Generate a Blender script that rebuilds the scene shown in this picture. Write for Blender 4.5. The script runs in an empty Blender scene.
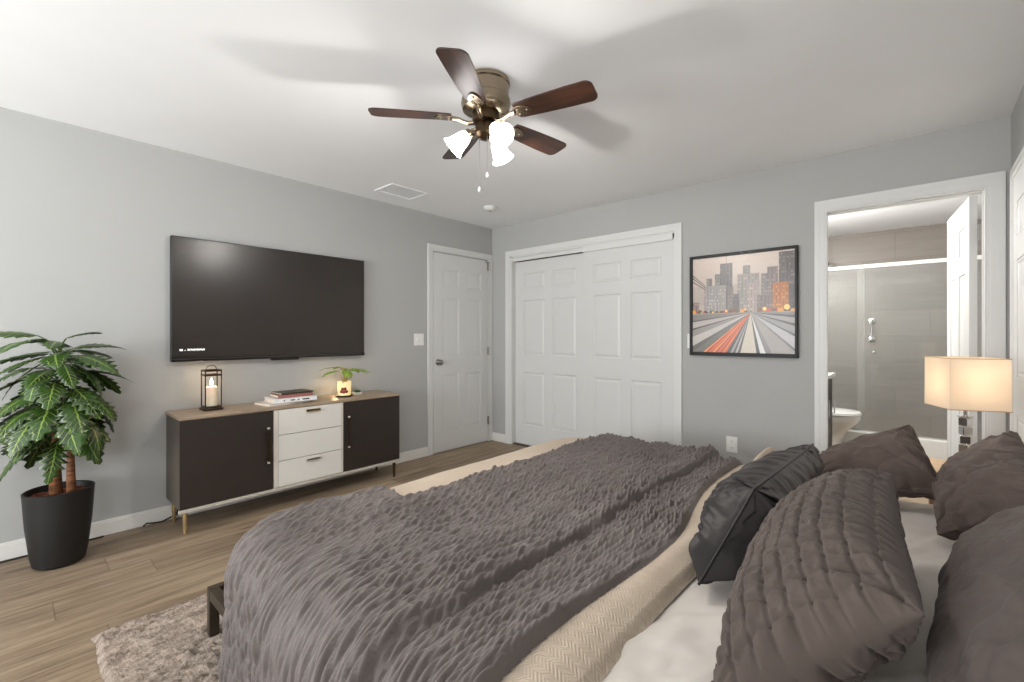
import bpy, bmesh, math, random
import numpy as np
from mathutils import Vector, Matrix

sc = bpy.context.scene
C = sc.collection
PI = math.pi

# ------------------------------------------------------------------ camera, world, lights, exposure
cam_d = bpy.data.cameras.new('camera'); cam = bpy.data.objects.new('camera', cam_d); C.objects.link(cam)
cam.location = (3.6724, -3.7398, 1.2123)
cam.rotation_euler = (PI/2, 0, math.radians(41.956))
cam_d.sensor_width = 36; cam_d.lens = 15.897; cam_d.shift_y = -0.00574
cam_d.clip_start = 0.02
sc.camera = cam

w = bpy.data.worlds.new('world'); sc.world = w; w.use_nodes = True
bgn = w.node_tree.nodes['Background']
bgn.inputs['Color'].default_value = (0.75, 0.86, 1.0, 1); bgn.inputs['Strength'].default_value = 1.2

sc.view_settings.view_transform = 'Standard'; sc.view_settings.look = 'None'
sc.view_settings.exposure = -0.06; sc.view_settings.gamma = 1; sc.view_settings.use_curve_mapping = False

def lamp(name, kind, loc, energy, col=(1, 1, 1), rot=(0, 0, 0), size=0.1, sy=None):
    d = bpy.data.lights.new(name, kind); o = bpy.data.objects.new(name, d); C.objects.link(o)
    o.location = loc; o.rotation_euler = rot; d.energy = energy; d.color = col
    if kind == 'AREA':
        d.size = size
        if sy: d.shape = 'RECTANGLE'; d.size_y = sy
    else: d.shadow_soft_size = size
    return o
# added area lamps at two invented windows, tilted up to brighten the ceiling
lamp('added_near_window_light', 'AREA', (1.52, -6.60, 1.35), 190, (0.985, 0.99, 1.0), (PI/2+math.radians(28), 0, 0), 2.3, 1.5)
lamp('added_right_window_light', 'AREA', (4.25, -5.10, 1.35), 70, (0.985, 0.99, 1.0), (PI/2+math.radians(42), 0, PI/2), 1.5, 1.4)
# unseen vanity light by the left bathroom wall, no fixture modelled
lamp('bathroom_light', 'POINT', (2.63, 1.10, 1.95), 95, (1.0, 0.97, 0.93), size=0.12)

# ------------------------------------------------------------------ colour and material helpers
def lin(c):
    c = c/255.0
    return c/12.92 if c <= 0.04045 else ((c+0.055)/1.055)**2.4
def rgb(r, g, b): return (lin(r), lin(g), lin(b), 1)

class N:
    """tiny node-graph helper"""
    def __init__(s, name):
        s.m = bpy.data.materials.new(name); s.m.use_nodes = True
        s.t = s.m.node_tree; s.b = s.t.nodes['Principled BSDF']; s.out = s.t.nodes['Material Output']
    def n(s, typ, **kw):
        nd = s.t.nodes.new(typ)
        for k, v in kw.items():
            if k.startswith('_'): setattr(nd, k[1:], v)
            else: nd.inputs[k.replace('__', ' ')].default_value = v
        return nd
    def l(s, a, b): s.t.links.new(a, b)
    def coord(s, which='Object', scale=(1, 1, 1), rot=(0, 0, 0)):
        tc = s.n('ShaderNodeTexCoord'); mp = s.n('ShaderNodeMapping')
        mp.inputs['Scale'].default_value = scale; mp.inputs['Rotation'].default_value = rot
        s.l(tc.outputs[which], mp.inputs['Vector']); return mp.outputs['Vector']
    def noise(s, vec, scale, detail=4, rough=0.55):
        nd = s.n('ShaderNodeTexNoise', Scale=scale, Detail=detail, Roughness=rough)
        s.l(vec, nd.inputs['Vector']); return nd.outputs['Fac']
    def ramp(s, fac, stops):
        r = s.n('ShaderNodeValToRGB'); e = r.color_ramp.elements
        while len(e) < len(stops): e.new(0.5)
        for el, (p, c) in zip(e, stops): el.position = p; el.color = c
        s.l(fac, r.inputs['Fac']); return r.outputs['Color']
    def bump(s, h, strength=0.2, dist=0.01):
        b = s.n('ShaderNodeBump', Strength=strength, Distance=dist); s.l(h, b.inputs['Height'])
        s.l(b.outputs['Normal'], s.b.inputs['Normal']); return b
    def math(s, op, a, b=None):
        m = s.n('ShaderNodeMath', _operation=op)
        for i, x in enumerate((a, b)):
            if x is None: continue
            if isinstance(x, (int, float)): m.inputs[i].default_value = x
            else: s.l(x, m.inputs[i])
        return m.outputs[0]

MC = {}
def plain(name, col, rough=0.5, metal=0.0, vary=0.06, nscale=30, bump=0.0, spec=0.5, **kw):
    """plain procedural material: base colour with slight noise variation"""
    if name in MC: return MC[name]
    g = N(name); v = g.coord('Object')
    f = g.noise(v, nscale)
    a = tuple(x*(1-vary) for x in col[:3])+(1,); b = tuple(min(1, x*(1+vary)) for x in col[:3])+(1,)
    g.l(g.ramp(f, [(0.3, a), (0.7, b)]), g.b.inputs['Base Color'])
    g.b.inputs['Roughness'].default_value = rough; g.b.inputs['Metallic'].default_value = metal
    g.b.inputs['Specular IOR Level'].default_value = spec
    for k, x in kw.items(): g.b.inputs[k.replace('__', ' ')].default_value = x
    if bump: g.bump(g.noise(v, nscale*6, 3), bump, 0.002)
    MC[name] = g.m; return g.m

def emit_mat(name, col, strength, base=None):
    g = N(name)
    g.b.inputs['Base Color'].default_value = base or col
    g.b.inputs['Emission Color'].default_value = col; g.b.inputs['Emission Strength'].default_value = strength
    return g.m

# setting materials
M_wall = plain('wall_paint', rgb(173, 173, 171), 0.75, vary=0.012, nscale=3, bump=0.06, spec=0.3)
M_ceil = plain('ceiling_paint', rgb(241, 242, 243), 0.85, vary=0.01, nscale=3, bump=0.1, spec=0.2)
M_trim = plain('white_trim_paint', rgb(214, 214, 212), 0.4, vary=0.01, nscale=5)
M_door = plain('white_door_paint', rgb(208, 208, 206), 0.42, vary=0.01, nscale=5)
M_plate = plain('white_plastic', rgb(228, 228, 224), 0.35, vary=0.01)
M_nickel = plain('brushed_nickel', rgb(150, 146, 140), 0.3, 1.0)
M_chrome = plain('chrome', rgb(215, 215, 215), 0.12, 1.0, vary=0.01)
M_black = plain('black_plastic', rgb(16, 16, 17), 0.35)

def floor_mat():
    g = N('oak_plank_floor')
    tc = g.n('ShaderNodeTexCoord')
    sep = g.n('ShaderNodeSeparateXYZ'); g.l(tc.outputs['Object'], sep.inputs[0])
    x, y = sep.outputs['X'], sep.outputs['Y']
    pw, plen = 0.19, 1.8
    row = g.math('FLOOR', g.math('DIVIDE', x, pw))
    wn = g.n('ShaderNodeTexWhiteNoise', _noise_dimensions='1D'); g.l(row, wn.inputs['W'])
    ysh = g.math('ADD', g.math('DIVIDE', y, plen), wn.outputs['Value'])
    idx = g.math('FLOOR', ysh)
    cmb = g.n('ShaderNodeCombineXYZ'); g.l(row, cmb.inputs[0]); g.l(idx, cmb.inputs[1])
    wn2 = g.n('ShaderNodeTexWhiteNoise', _noise_dimensions='2D'); g.l(cmb.outputs[0], wn2.inputs['Vector'])
    # grain
    gc = g.n('ShaderNodeCombineXYZ')
    g.l(g.math('MULTIPLY', x, 14.0), gc.inputs[0]); g.l(g.math('MULTIPLY', y, 1.3), gc.inputs[1]); g.l(g.math('MULTIPLY', wn2.outputs['Value'], 30.0), gc.inputs[2])
    gr = g.noise(gc.outputs[0], 1.6, 8, 0.62)
    gc2 = g.n('ShaderNodeCombineXYZ')
    g.l(g.math('MULTIPLY', x, 60.0), gc2.inputs[0]); g.l(g.math('MULTIPLY', y, 3.0), gc2.inputs[1]); g.l(wn2.outputs['Value'], gc2.inputs[2])
    fine = g.noise(gc2.outputs[0], 2.0, 4)
    col = g.ramp(gr, [(0.26, rgb(88, 73, 58)), (0.42, rgb(136, 118, 98)), (0.58, rgb(156, 138, 116)), (0.8, rgb(174, 156, 133))])
    # knots
    kc = g.n('ShaderNodeCombineXYZ'); g.l(g.math('MULTIPLY', x, 5.5), kc.inputs[0]); g.l(g.math('MULTIPLY', y, 1.7), kc.inputs[1])
    vo = g.n('ShaderNodeTexVoronoi', Scale=1.0); g.l(kc.outputs[0], vo.inputs['Vector'])
    kn = g.ramp(vo.outputs['Distance'], [(0.03, (0.42, 0.36, 0.3, 1)), (0.09, (1, 1, 1, 1))])
    mx = g.n('ShaderNodeMix', _data_type='RGBA', _blend_type='MULTIPLY'); mx.inputs['Factor'].default_value = 0.9
    g.l(col, mx.inputs['A']); g.l(kn, mx.inputs['B'])
    mf = g.n('ShaderNodeMix', _data_type='RGBA', _blend_type='MULTIPLY'); mf.inputs['Factor'].default_value = 0.5
    g.l(mx.outputs['Result'], mf.inputs['A']); g.l(g.ramp(fine, [(0.3, (0.72, 0.7, 0.68, 1)), (0.6, (1, 1, 1, 1))]), mf.inputs['B'])
    tone = g.n('ShaderNodeMix', _data_type='RGBA', _blend_type='MULTIPLY'); tone.inputs['Factor'].default_value = 1
    g.l(mf.outputs['Result'], tone.inputs['A'])
    g.l(g.ramp(wn2.outputs['Value'], [(0.0, (0.8, 0.78, 0.76, 1)), (1.0, (1.05, 1.03, 1.0, 1))]), tone.inputs['B'])
    # seams
    fx = g.math('FRACT', g.math('DIVIDE', x, pw)); fy = g.math('FRACT', ysh)
    ex = g.math('MINIMUM', fx, g.math('SUBTRACT', 1.0, fx)); ey = g.math('MINIMUM', fy, g.math('SUBTRACT', 1.0, fy))
    sx = g.math('GREATER_THAN', ex, 0.008); sy = g.math('GREATER_THAN', ey, 0.0015)
    sm = g.math('MULTIPLY', sx, sy)
    smc = g.math('ADD', g.math('MULTIPLY', sm, 0.28), 0.72)
    fin = g.n('ShaderNodeMix', _data_type='RGBA', _blend_type='MULTIPLY'); fin.inputs['Factor'].default_value = 1
    g.l(tone.outputs['Result'], fin.inputs['A']); g.l(smc, fin.inputs['B'])
    g.l(fin.outputs['Result'], g.b.inputs['Base Color'])
    g.b.inputs['Roughness'].default_value = 0.5; g.b.inputs['Specular IOR Level'].default_value = 0.35
    g.bump(g.math('ADD', sm, g.math('MULTIPLY', fine, 0.3)), 0.15, 0.002)
    return g.m
M_floor = floor_mat()

def wood_mat(name, c1, c2, rough=0.4, scale=(1, 1, 1), ns=3.0):
    g = N(name); v = g.coord('Object', scale)
    f = g.noise(v, ns, 7, 0.6)
    g.l(g.ramp(f, [(0.3, c1), (0.7, c2)]), g.b.inputs['Base Color'])
    g.b.inputs['Roughness'].default_value = rough
    return g.m

def tile_mat():
    g = N('taupe_wall_tile'); v = g.coord('Object')
    sep = g.n('ShaderNodeSeparateXYZ'); g.l(v, sep.inputs[0])
    cm = g.n('ShaderNodeCombineXYZ'); g.l(g.math('ADD', sep.outputs['X'], sep.outputs['Y']), cm.inputs[0]); g.l(sep.outputs['Z'], cm.inputs[1])
    br = g.n('ShaderNodeTexBrick', Scale=1.0, _offset=0.5)
    br.inputs['Brick Width'].default_value = 0.6; br.inputs['Row Height'].default_value = 0.3; br.inputs['Mortar Size'].default_value = 0.003
    br.inputs['Color1'].default_value = rgb(158, 149, 142); br.inputs['Color2'].default_value = rgb(148, 140, 133); br.inputs['Mortar'].default_value = rgb(136, 128, 121)
    g.l(cm.outputs[0], br.inputs['Vector'])
    st = g.n('ShaderNodeCombineXYZ'); g.l(sep.outputs['X'], st.inputs[0]); g.l(g.math('MULTIPLY', sep.outputs['Z'], 12.0), st.inputs[2]); g.l(sep.outputs['Y'], st.inputs[1])
    nz = g.noise(st.outputs[0], 2.5, 5)
    mx = g.n('ShaderNodeMix', _data_type='RGBA', _blend_type='MULTIPLY'); mx.inputs['Factor'].default_value = 0.7
    g.l(br.outputs['Color'], mx.inputs['A']); g.l(g.ramp(nz, [(0.3, (0.84, 0.84, 0.84, 1)), (0.7, (1, 1, 1, 1))]), mx.inputs['B'])
    g.l(mx.outputs['Result'], g.b.inputs['Base Color']); g.b.inputs['Roughness'].default_value = 0.35
    return g.m
M_tile = tile_mat()

def glass_mat(name, tint, gloss=0.12, rough=0.02, diff=0.0):
    g = N(name); t = g.t
    tr = g.n('ShaderNodeBsdfTransparent'); tr.inputs['Color'].default_value = tint
    gl = g.n('ShaderNodeBsdfGlossy'); gl.inputs['Roughness'].default_value = rough
    df = g.n('ShaderNodeBsdfDiffuse'); df.inputs['Color'].default_value = (0.8, 0.8, 0.8, 1)
    m0 = g.n('ShaderNodeMixShader'); m0.inputs[0].default_value = diff
    g.l(tr.outputs[0], m0.inputs[1]); g.l(df.outputs[0], m0.inputs[2])
    lw = g.n('ShaderNodeLayerWeight', Blend=0.5)
    fm = g.math('ADD', g.math('MULTIPLY', g.math('POWER', lw.outputs['Facing'], 4.0), 0.6), 0.02+gloss)
    m1 = g.n('ShaderNodeMixShader'); g.l(fm, m1.inputs[0])
    g.l(m0.outputs[0], m1.inputs[1]); g.l(gl.outputs[0], m1.inputs[2])
    g.l(m1.outputs[0], g.out.inputs['Surface'])
    return g.m

# ------------------------------------------------------------------ geometry helpers (all lists of (verts, faces))
class MB:
    def __init__(s): s.v = []; s.f = []; s.mi = []; s.cur = 0
    def add(s, vs, fs):
        o = len(s.v); s.v += [tuple(p) for p in vs]
        for f in fs: s.f.append(tuple(i+o for i in f)); s.mi.append(s.cur)
        return s
    def box(s, x0, x1, y0, y1, z0, z1):
        x0, x1 = sorted((x0, x1)); y0, y1 = sorted((y0, y1)); z0, z1 = sorted((z0, z1))
        v = [(x, y, z) for z in (z0, z1) for y in (y0, y1) for x in (x0, x1)]
        return s.add(v, [(0, 2, 3, 1), (4, 5, 7, 6), (0, 1, 5, 4), (2, 6, 7, 3), (0, 4, 6, 2), (1, 3, 7, 5)])
    def lathe(s, prof, origin=(0, 0, 0), axis=(0, 0, 1), n=32, squash=None):
        """prof: (radius, height) list; closed with caps if radius 0 at ends"""
        ax = Vector(axis).normalized(); q = Vector((0, 0, 1)).rotation_difference(ax); o = Vector(origin)
        vs = []; fs = []
        for r, h in prof:
            for k in range(n):
                a = 2*PI*k/n; p = Vector((r*math.cos(a), r*math.sin(a), h)); vs.append(o + q @ p)
        for i in range(len(prof)-1):
            for k in range(n):
                a = i*n+k; b = i*n+(k+1) % n; fs.append((a, b, b+n, a+n))
        return s.add(vs, fs)
    def tube(s, pts, r, n=8, closed=False):
        pts = [Vector(p) for p in pts]; m = len(pts); vs = []; fs = []
        prev = None
        for i, p in enumerate(pts):
            a = pts[(i-1) % m] if (closed or i > 0) else p; b = pts[(i+1) % m] if (closed or i < m-1) else p
            t = (b-a).normalized()
            if prev is None:
                up = Vector((0, 0, 1)) if abs(t.z) < 0.9 else Vector((1, 0, 0)); prev = t.cross(up).normalized()
            u = (prev - t*prev.dot(t)).normalized(); w_ = t.cross(u); prev = u
            rr = r[i] if isinstance(r, (list, tuple)) else r
            for k in range(n):
                an = 2*PI*k/n; vs.append(p + u*rr*math.cos(an) + w_*rr*math.sin(an))
        rng = m if closed else m-1
        for i in range(rng):
            for k in range(n):
                a = i*n+k; b = i*n+(k+1) % n; c = ((i+1) % m)*n+(k+1) % n; d = ((i+1) % m)*n+k
                fs.append((a, b, c, d))
        if not closed: fs.append(tuple(range(n))[::-1]); fs.append(tuple((m-1)*n+k for k in range(n)))
        return s.add(vs, fs)
    def poly(s, pts, d0, d1, mp):
        """extruded 2D polygon; mp(u, v, d) -> xyz"""
        n = len(pts); v = [mp(u, w_, d0) for u, w_ in pts]+[mp(u, w_, d1) for u, w_ in pts]
        f = [tuple(range(n))[::-1], tuple(range(n, 2*n))]+[(i, (i+1) % n, (i+1) % n+n, i+n) for i in range(n)]
        return s.add(v, f)

def link(name, me, parent=None):
    o = bpy.data.objects.new(name, me); C.objects.link(o)
    if parent: o.parent = parent
    return o
def wloc(o):
    v = Vector((0, 0, 0))
    while o: v += o.location; o = o.parent
    return v
def build(name, mb, mat, parent=None, smooth=False, bevel=0.0, seg=2, origin=None):
    me = bpy.data.meshes.new(name)
    off = wloc(parent) if parent else Vector((0, 0, 0))
    org = Vector(origin) if origin else (Vector((0, 0, 0)) if not parent else off)
    me.from_pydata([tuple(Vector(p)-org) for p in mb.v], [], mb.f)
    mats = mat if isinstance(mat, (list, tuple)) else [mat]
    for m in mats: me.materials.append(m)
    if len(mats) > 1: me.polygons.foreach_set('material_index', mb.mi)
    bm = bmesh.new(); bm.from_mesh(me); bmesh.ops.recalc_face_normals(bm, faces=bm.faces); bm.to_mesh(me); bm.free()
    if smooth: me.polygons.foreach_set('use_smooth', [True]*len(me.polygons))
    o = link(name, me, parent); o.location = org-off
    if bevel:
        b = o.modifiers.new('edge', 'BEVEL'); b.width = bevel; b.segments = seg; b.limit_method = 'ANGLE'; b.angle_limit = math.radians(40)
    if smooth == 'angle':
        me.set_sharp_from_angle(angle=math.radians(35))
    return o
def tag(o, label, cat, group=None):
    o['label'] = label; o['category'] = cat
    if group: o['group'] = group
    return o
def thing(name, label, cat, loc, group=None):
    o = bpy.data.objects.new(name, None); C.objects.link(o); o.location = loc; o.empty_display_size = 0.1
    return tag(o, label, cat, group)
def struct(o, label=None):
    o['kind'] = 'structure'
    if label: o['label'] = label
    return o
def sempty(name, loc, label=None):
    o = bpy.data.objects.new(name, None); C.objects.link(o); o.location = loc
    return struct(o, label)

# numpy noise
def _hash(ix, iy, seed):
    h = (ix.astype(np.int64)*374761393 + iy.astype(np.int64)*668265263 + seed*144665) & 0xffffffff
    h = ((h ^ (h >> 13))*1274126177) & 0xffffffff
    return ((h ^ (h >> 16)) & 0xffff)/65535.0
def vn(x, y, seed=0):
    x = np.asarray(x, float); y = np.asarray(y, float); x, y = np.broadcast_arrays(x, y)
    ix = np.floor(x); iy = np.floor(y); fx = x-ix; fy = y-iy
    fx = fx*fx*fx*(fx*(fx*6-15)+10); fy = fy*fy*fy*(fy*(fy*6-15)+10)
    a = _hash(ix, iy, seed); b = _hash(ix+1, iy, seed); c = _hash(ix, iy+1, seed); d = _hash(ix+1, iy+1, seed)
    return (a*(1-fx)+b*fx)*(1-fy)+(c*(1-fx)+d*fx)*fy*1.0 - 0.5
def fbm(x, y, seed=0, o=4):
    r = 0; a = 1.0
    for i in range(o): r = r+a*vn(x*2**i, y*2**i, seed+i*7); a *= 0.5
    return r
def sst(a, b, x):
    t = np.clip((x-a)/(b-a), 0, 1); return t*t*(3-2*t)
def grid_obj(name, P, mat, parent=None, mask=None, uv=None, closed_u=False, world=True):
    """P: (n,m,3) array of points -> one smooth mesh; mask (n-1,m-1) of faces kept"""
    n, m = P.shape[:2]
    off = np.array(wloc(parent)) if parent and world else np.zeros(3)
    V = (P-off).reshape(-1, 3)
    i, j = np.meshgrid(np.arange(n-1), np.arange(m-1), indexing='ij')
    F = np.stack([i*m+j, (i+1)*m+j, (i+1)*m+j+1, i*m+j+1], -1).reshape(-1, 4)
    if mask is not None: F = F[mask.reshape(-1)]
    used = np.unique(F); remap = -np.ones(len(V), int); remap[used] = np.arange(len(used))
    V = V[used]; F = remap[F]
    me = bpy.data.meshes.new(name)
    me.from_pydata(V.tolist(), [], F.tolist())
    if uv is not None:
        U = uv.reshape(-1, 2)[used]
        l = me.uv_layers.new(name='UVMap'); l.data.foreach_set('uv', U[F.reshape(-1)].reshape(-1))
    me.materials.append(mat)
    me.polygons.foreach_set('use_smooth', [True]*len(me.polygons))
    me.update()
    return link(name, me, parent)

# ------------------------------------------------------------------ SETTING
RX = 4.056; RY = -6.40; H = 2.44; T = 0.12
BX0, BX1, BY1 = 2.5, 4.18, 3.13       # bathroom beyond the back wall

struct(build('floor', MB().box(-0.12, RX+0.12, RY-0.12, T, -0.1, 0), M_floor))
struct(build('ceiling', MB().box(-0.12, RX+0.12, RY-0.12, T, H, H+0.1), M_ceil))
struct(build('wall_left', MB().box(-T, 0, RY-T, T, 0, H), M_wall))
mb = MB()                                   # back wall with closet and bathroom openings
CX0, CX1, CZ = 0.285, 2.150, 2.085
OX0, OX1, OZ = 3.180, 3.972, 2.07
mb.box(0, CX0, 0, T, 0, H).box(CX0, CX1, 0, T, CZ, H).box(CX1, OX0, 0, T, 0, H).box(OX0, OX1, 0, T, OZ, H).box(OX1, RX+T, 0, T, 0, H)
struct(build('wall_back', mb, M_wall))
WX0, WX1, WZ0, WZ1 = 0.4, 2.65, 0.75, 2.2
VY0, VY1 = -5.9, -4.3
mb = MB().box(RX, RX+T, VY1, 0, 0, H).box(RX, RX+T, RY-T, VY0, 0, H).box(RX, RX+T, VY0, VY1, 0, WZ0).box(RX, RX+T, VY0, VY1, WZ1, H)
struct(build('wall_right', mb, M_wall))
mb = MB().box(-T, WX0, RY-T, RY, 0, H).box(WX1, RX+T, RY-T, RY, 0, H).box(WX0, WX1, RY-T, RY, 0, WZ0).box(WX0, WX1, RY-T, RY, WZ1, H)
struct(build('wall_near', mb, M_wall))
wn_ = sempty('added_window_1', (2, RY-0.06, WZ0))  # invented window behind the camera, opening for the near area lamp
mb = MB()
for x in (WX0+0.03, 1.52, WX1-0.03): mb.box(x-0.03, x+0.03, RY-0.09, RY-0.03, WZ0, WZ1)
for z in (WZ0+0.03, WZ1-0.03): mb.box(WX0, WX1, RY-0.09, RY-0.03, z-0.03, z+0.03)
build('window_frame', mb, M_trim, wn_)
build('pane', MB().box(WX0, WX1, RY-0.063, RY-0.058, WZ0, WZ1), glass_mat('window_glass', (0.97, 0.98, 0.98, 1), 0.0), wn_)
build('sill', MB().box(WX0-0.05, WX1+0.05, RY-0.02, RY+0.06, WZ0-0.04, WZ0), M_trim, wn_, bevel=0.004)

wr_ = sempty('added_window_2', (RX+0.06, -5.1, WZ0))  # unseen window added to let more light into the room
mb = MB()
for y in (VY0+0.03, VY1-0.03): mb.box(RX+0.03, RX+0.09, y-0.03, y+0.03, WZ0, WZ1)
for z in (WZ0+0.03, 1.475, WZ1-0.03): mb.box(RX+0.03, RX+0.09, VY0, VY1, z-0.03, z+0.03)
build('window_frame', mb, M_trim, wr_)
build('pane', MB().box(RX+0.058, RX+0.063, VY0, VY1, WZ0, WZ1), bpy.data.materials['window_glass'], wr_)

# closet interior
mb = MB().box(CX0-0.05, CX1+0.05, 0.7, 0.76, 0, 2.3).box(CX0-0.1, CX0, T, 0.76, 0, 2.3).box(CX1, CX1+0.1, T, 0.76, 0, 2.3).box(CX0-0.1, CX1+0.1, T, 0.76, 2.3, 2.36).box(CX0-0.1, CX1+0.1, T, 0.76, -0.1, 0)
struct(build('wall_closet', mb, M_wall))

# bathroom shell
struct(build('floor_bathroom', MB().box(BX0-T, BX1+T, T, BY1+T, -0.1, 0), wood_mat('bath_floor_tile', rgb(150, 128, 106), rgb(170, 150, 128), 0.3, (1, 8, 1))))
struct(build('ceiling_bathroom', MB().box(BX0-T, BX1+T, T, BY1+T, H, H+0.1), M_ceil))
struct(build('wall_bathroom_back', MB().box(BX0-T, BX1+T, BY1, BY1+T, 0, H), M_tile))
struct(build('wall_bathroom_left', MB().box(BX0-T, BX0, T, 2.33, 0, H), M_wall))
struct(build('wall_bathroom_tiled_left', MB().box(BX0-T, BX0, 2.33, BY1, 0, H), M_tile))
struct(build('wall_bathroom_right', MB().box(BX1, BX1+T, T, BY1, 0, H), M_wall))

# casings and jambs -------------------------------------------------
def casing_parts(a0, a1, ztop, mp, wd=0.062, z0=0.0, d=0.016):
    """door casing around the opening a0..a1: two legs, a head; mp(a, d, z)"""
    mb = MB()
    def bx(u0, u1, d0, d1, z0_, z1_):
        p = [mp(u, dd, z) for z in (z0_, z1_) for dd in (d0, d1) for u in (u0, u1)]
        mb.add(p, [(0, 2, 3, 1), (4, 5, 7, 6), (0, 1, 5, 4), (2, 6, 7, 3), (0, 4, 6, 2), (1, 3, 7, 5)])
    e = 0.0005
    for (o, o1, th) in ((0.0, 0.012, d*0.62), (0.012, wd*0.6, d*0.8), (wd*0.6, wd, d)):
        bx(a0-o1, a0-o, e, th, z0, ztop+o1)
        bx(a1+o, a1+o1, e, th, z0, ztop+o1)
        bx(a0-o, a1+o, e, th, ztop+o, ztop+o1)
    return mb
mapL = lambda a, d, z: (d, a, z)            # on the left wall
mapB = lambda a, d, z: (a, -d, z)           # on the back wall
mapR = lambda a, d, z: (RX-d, a, z)         # on the right wall
struct(build('trim_1', casing_parts(-0.866, -0.070, 2.072, mapL), M_trim), 'white casing round the six-panel door')
struct(build('trim_2', casing_parts(CX0, CX1, CZ, mapB), M_trim), 'white casing round the sliding closet doors')
struct(build('trim_3', casing_parts(3.207, 3.965, 2.062, mapB, wd=0.07), M_trim), 'white casing round the open bathroom doorway')
struct(build('trim_4', casing_parts(-1.05, -0.19, 2.03, mapR, wd=0.07), M_trim), 'white door casing on the right wall')
# bathroom jamb liner
mb = MB().box(3.18, 3.198, -0.0004, T+0.004, 0, 2.052).box(3.954, 3.972, -0.0004, T+0.004, 0, 2.052).box(3.18, 3.972, -0.0004, T+0.004, 2.052, 2.07)
mb.box(3.198, 3.202, 0.045, 0.070, 0, 2.046).box(3.948, 3.954, 0.045, 0.070, 0, 2.046).box(3.198, 3.954, 0.045, 0.070, 2.046, 2.052)
struct(build('trim_5', mb, M_trim), 'white jamb lining the bathroom doorway')
# closet jamb and header valance
mb = MB().box(CX0, CX0+0.018, -0.001, T, 0, CZ).box(CX1-0.006, CX1, -0.001, T, 0, CZ).box(CX0, CX1, -0.001, T, CZ-0.015, CZ)
mb.box(CX0+0.018, 1.235, 0.020, 0.034, 2.030, CZ-0.015)
mb.box(1.235, CX1-0.02, 0.0, 0.016, 2.020, CZ-0.008)
struct(build('trim_6', mb, M_trim, bevel=0.001), 'white track valance above the closet doors')
struct(build('trim_7', MB().box(CX0+0.02, CX1-0.01, 0.02, 0.10, 0.0, 0.008), plain('dark_bronze_track', rgb(70, 58, 46), 0.4, 0.8)), 'dark floor track under the closet doors')

def base_mb(*segs):
    mb = MB()
    for (x0, x1, y0, y1, ax, sgn) in segs:
        if ax == 'x':
            mb.box(x0, x0+sgn*0.014, y0, y1, 0, 0.075); mb.box(x0, x0+sgn*0.009, y0, y1, 0.075, 0.092)
        else:
            mb.box(x0, x1, y0, y0+sgn*0.014, 0, 0.075); mb.box(x0, x1, y0, y0+sgn*0.009, 0.075, 0.092)
    return mb
M_base = plain('baseboard_paint', rgb(224, 222, 216), 0.4, vary=0.01)
struct(build('baseboard_left', base_mb((0, 0, RY, -0.928, 'x', 1)), M_base, bevel=0.002))
struct(build('baseboard_back', base_mb((0.016, 0.223, 0, 0, 'y', -1), (2.212, 3.121, 0, 0, 'y', -1)), M_base, bevel=0.002))
struct(build('baseboard_right', base_mb((RX, RX, -0.119, -0.016, 'x', -1), (RX, RX, RY, -1.121, 'x', -1)), M_base, bevel=0.002))

# six-panel doors ---------------------------------------------------
ROWS = [(0.215, 0.795), (0.985, 1.585), (1.705, 1.880)]
def door_leaf(wd, ht, th, mp, stile=0.115, mid=0.10, rows=ROWS):
    """six-panel slab. mp(a, d, z): a along width 0..wd, d depth (0 = front, th = back)"""
    mb = MB()
    pw = (wd-2*stile-mid)/2
    cols = [(stile, stile+pw), (stile+pw+mid, wd-stile)]
    xs = sorted({0, wd, *[c for p in cols for c in p]}); zs = sorted({0, ht, *[c for p in rows for c in p]})
    for face, sgn in ((0.0, 1), (th, -1)):
        for i in range(len(xs)-1):
            for j in range(len(zs)-1):
                x0, x1, z0, z1 = xs[i], xs[i+1], zs[j], zs[j+1]
                if (x0, x1) in cols and (z0, z1) in rows:
                    rings = [(0, 0), (0.005, 0.0075), (0.014, 0.0085), (0.034, 0.0025)]
                    R = [[mp(a, face+sgn*dp, z) for a, z in ((x0+o, z0+o), (x1-o, z0+o), (x1-o, z1-o), (x0+o, z1-o))] for o, dp in rings]
                    for k in range(3):
                        for q in range(4):
                            mb.add([R[k][q], R[k][(q+1) % 4], R[k+1][(q+1) % 4], R[k+1][q]], [(0, 1, 2, 3)])
                    mb.add(R[3], [(0, 1, 2, 3)])
                else:
                    mb.add([mp(a, face, z) for a, z in ((x0, z0), (x1, z0), (x1, z1), (x0, z1))], [(0, 1, 2, 3)])
    for (a, b) in (((0, 0), (0, ht)), ((wd, 0), (wd, ht)), ((0, 0), (wd, 0)), ((0, ht), (wd, ht))):
        mb.add([mp(a[0], 0, a[1]), mp(b[0], 0, b[1]), mp(b[0], th, b[1]), mp(a[0], th, a[1])], [(0, 1, 2, 3)])
    return mb
def knob_mb(o, axis, r=0.026):
    return MB().lathe([(0, 0), (0.032, 0), (0.032, 0.006), (0.026, 0.009), (0.011, 0.012), (0.011, 0.028), (0.018, 0.034), (r, 0.044), (r+0.001, 0.052), (r-0.004, 0.060), (0.012, 0.064), (0, 0.065)], o, axis, 24)

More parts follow.
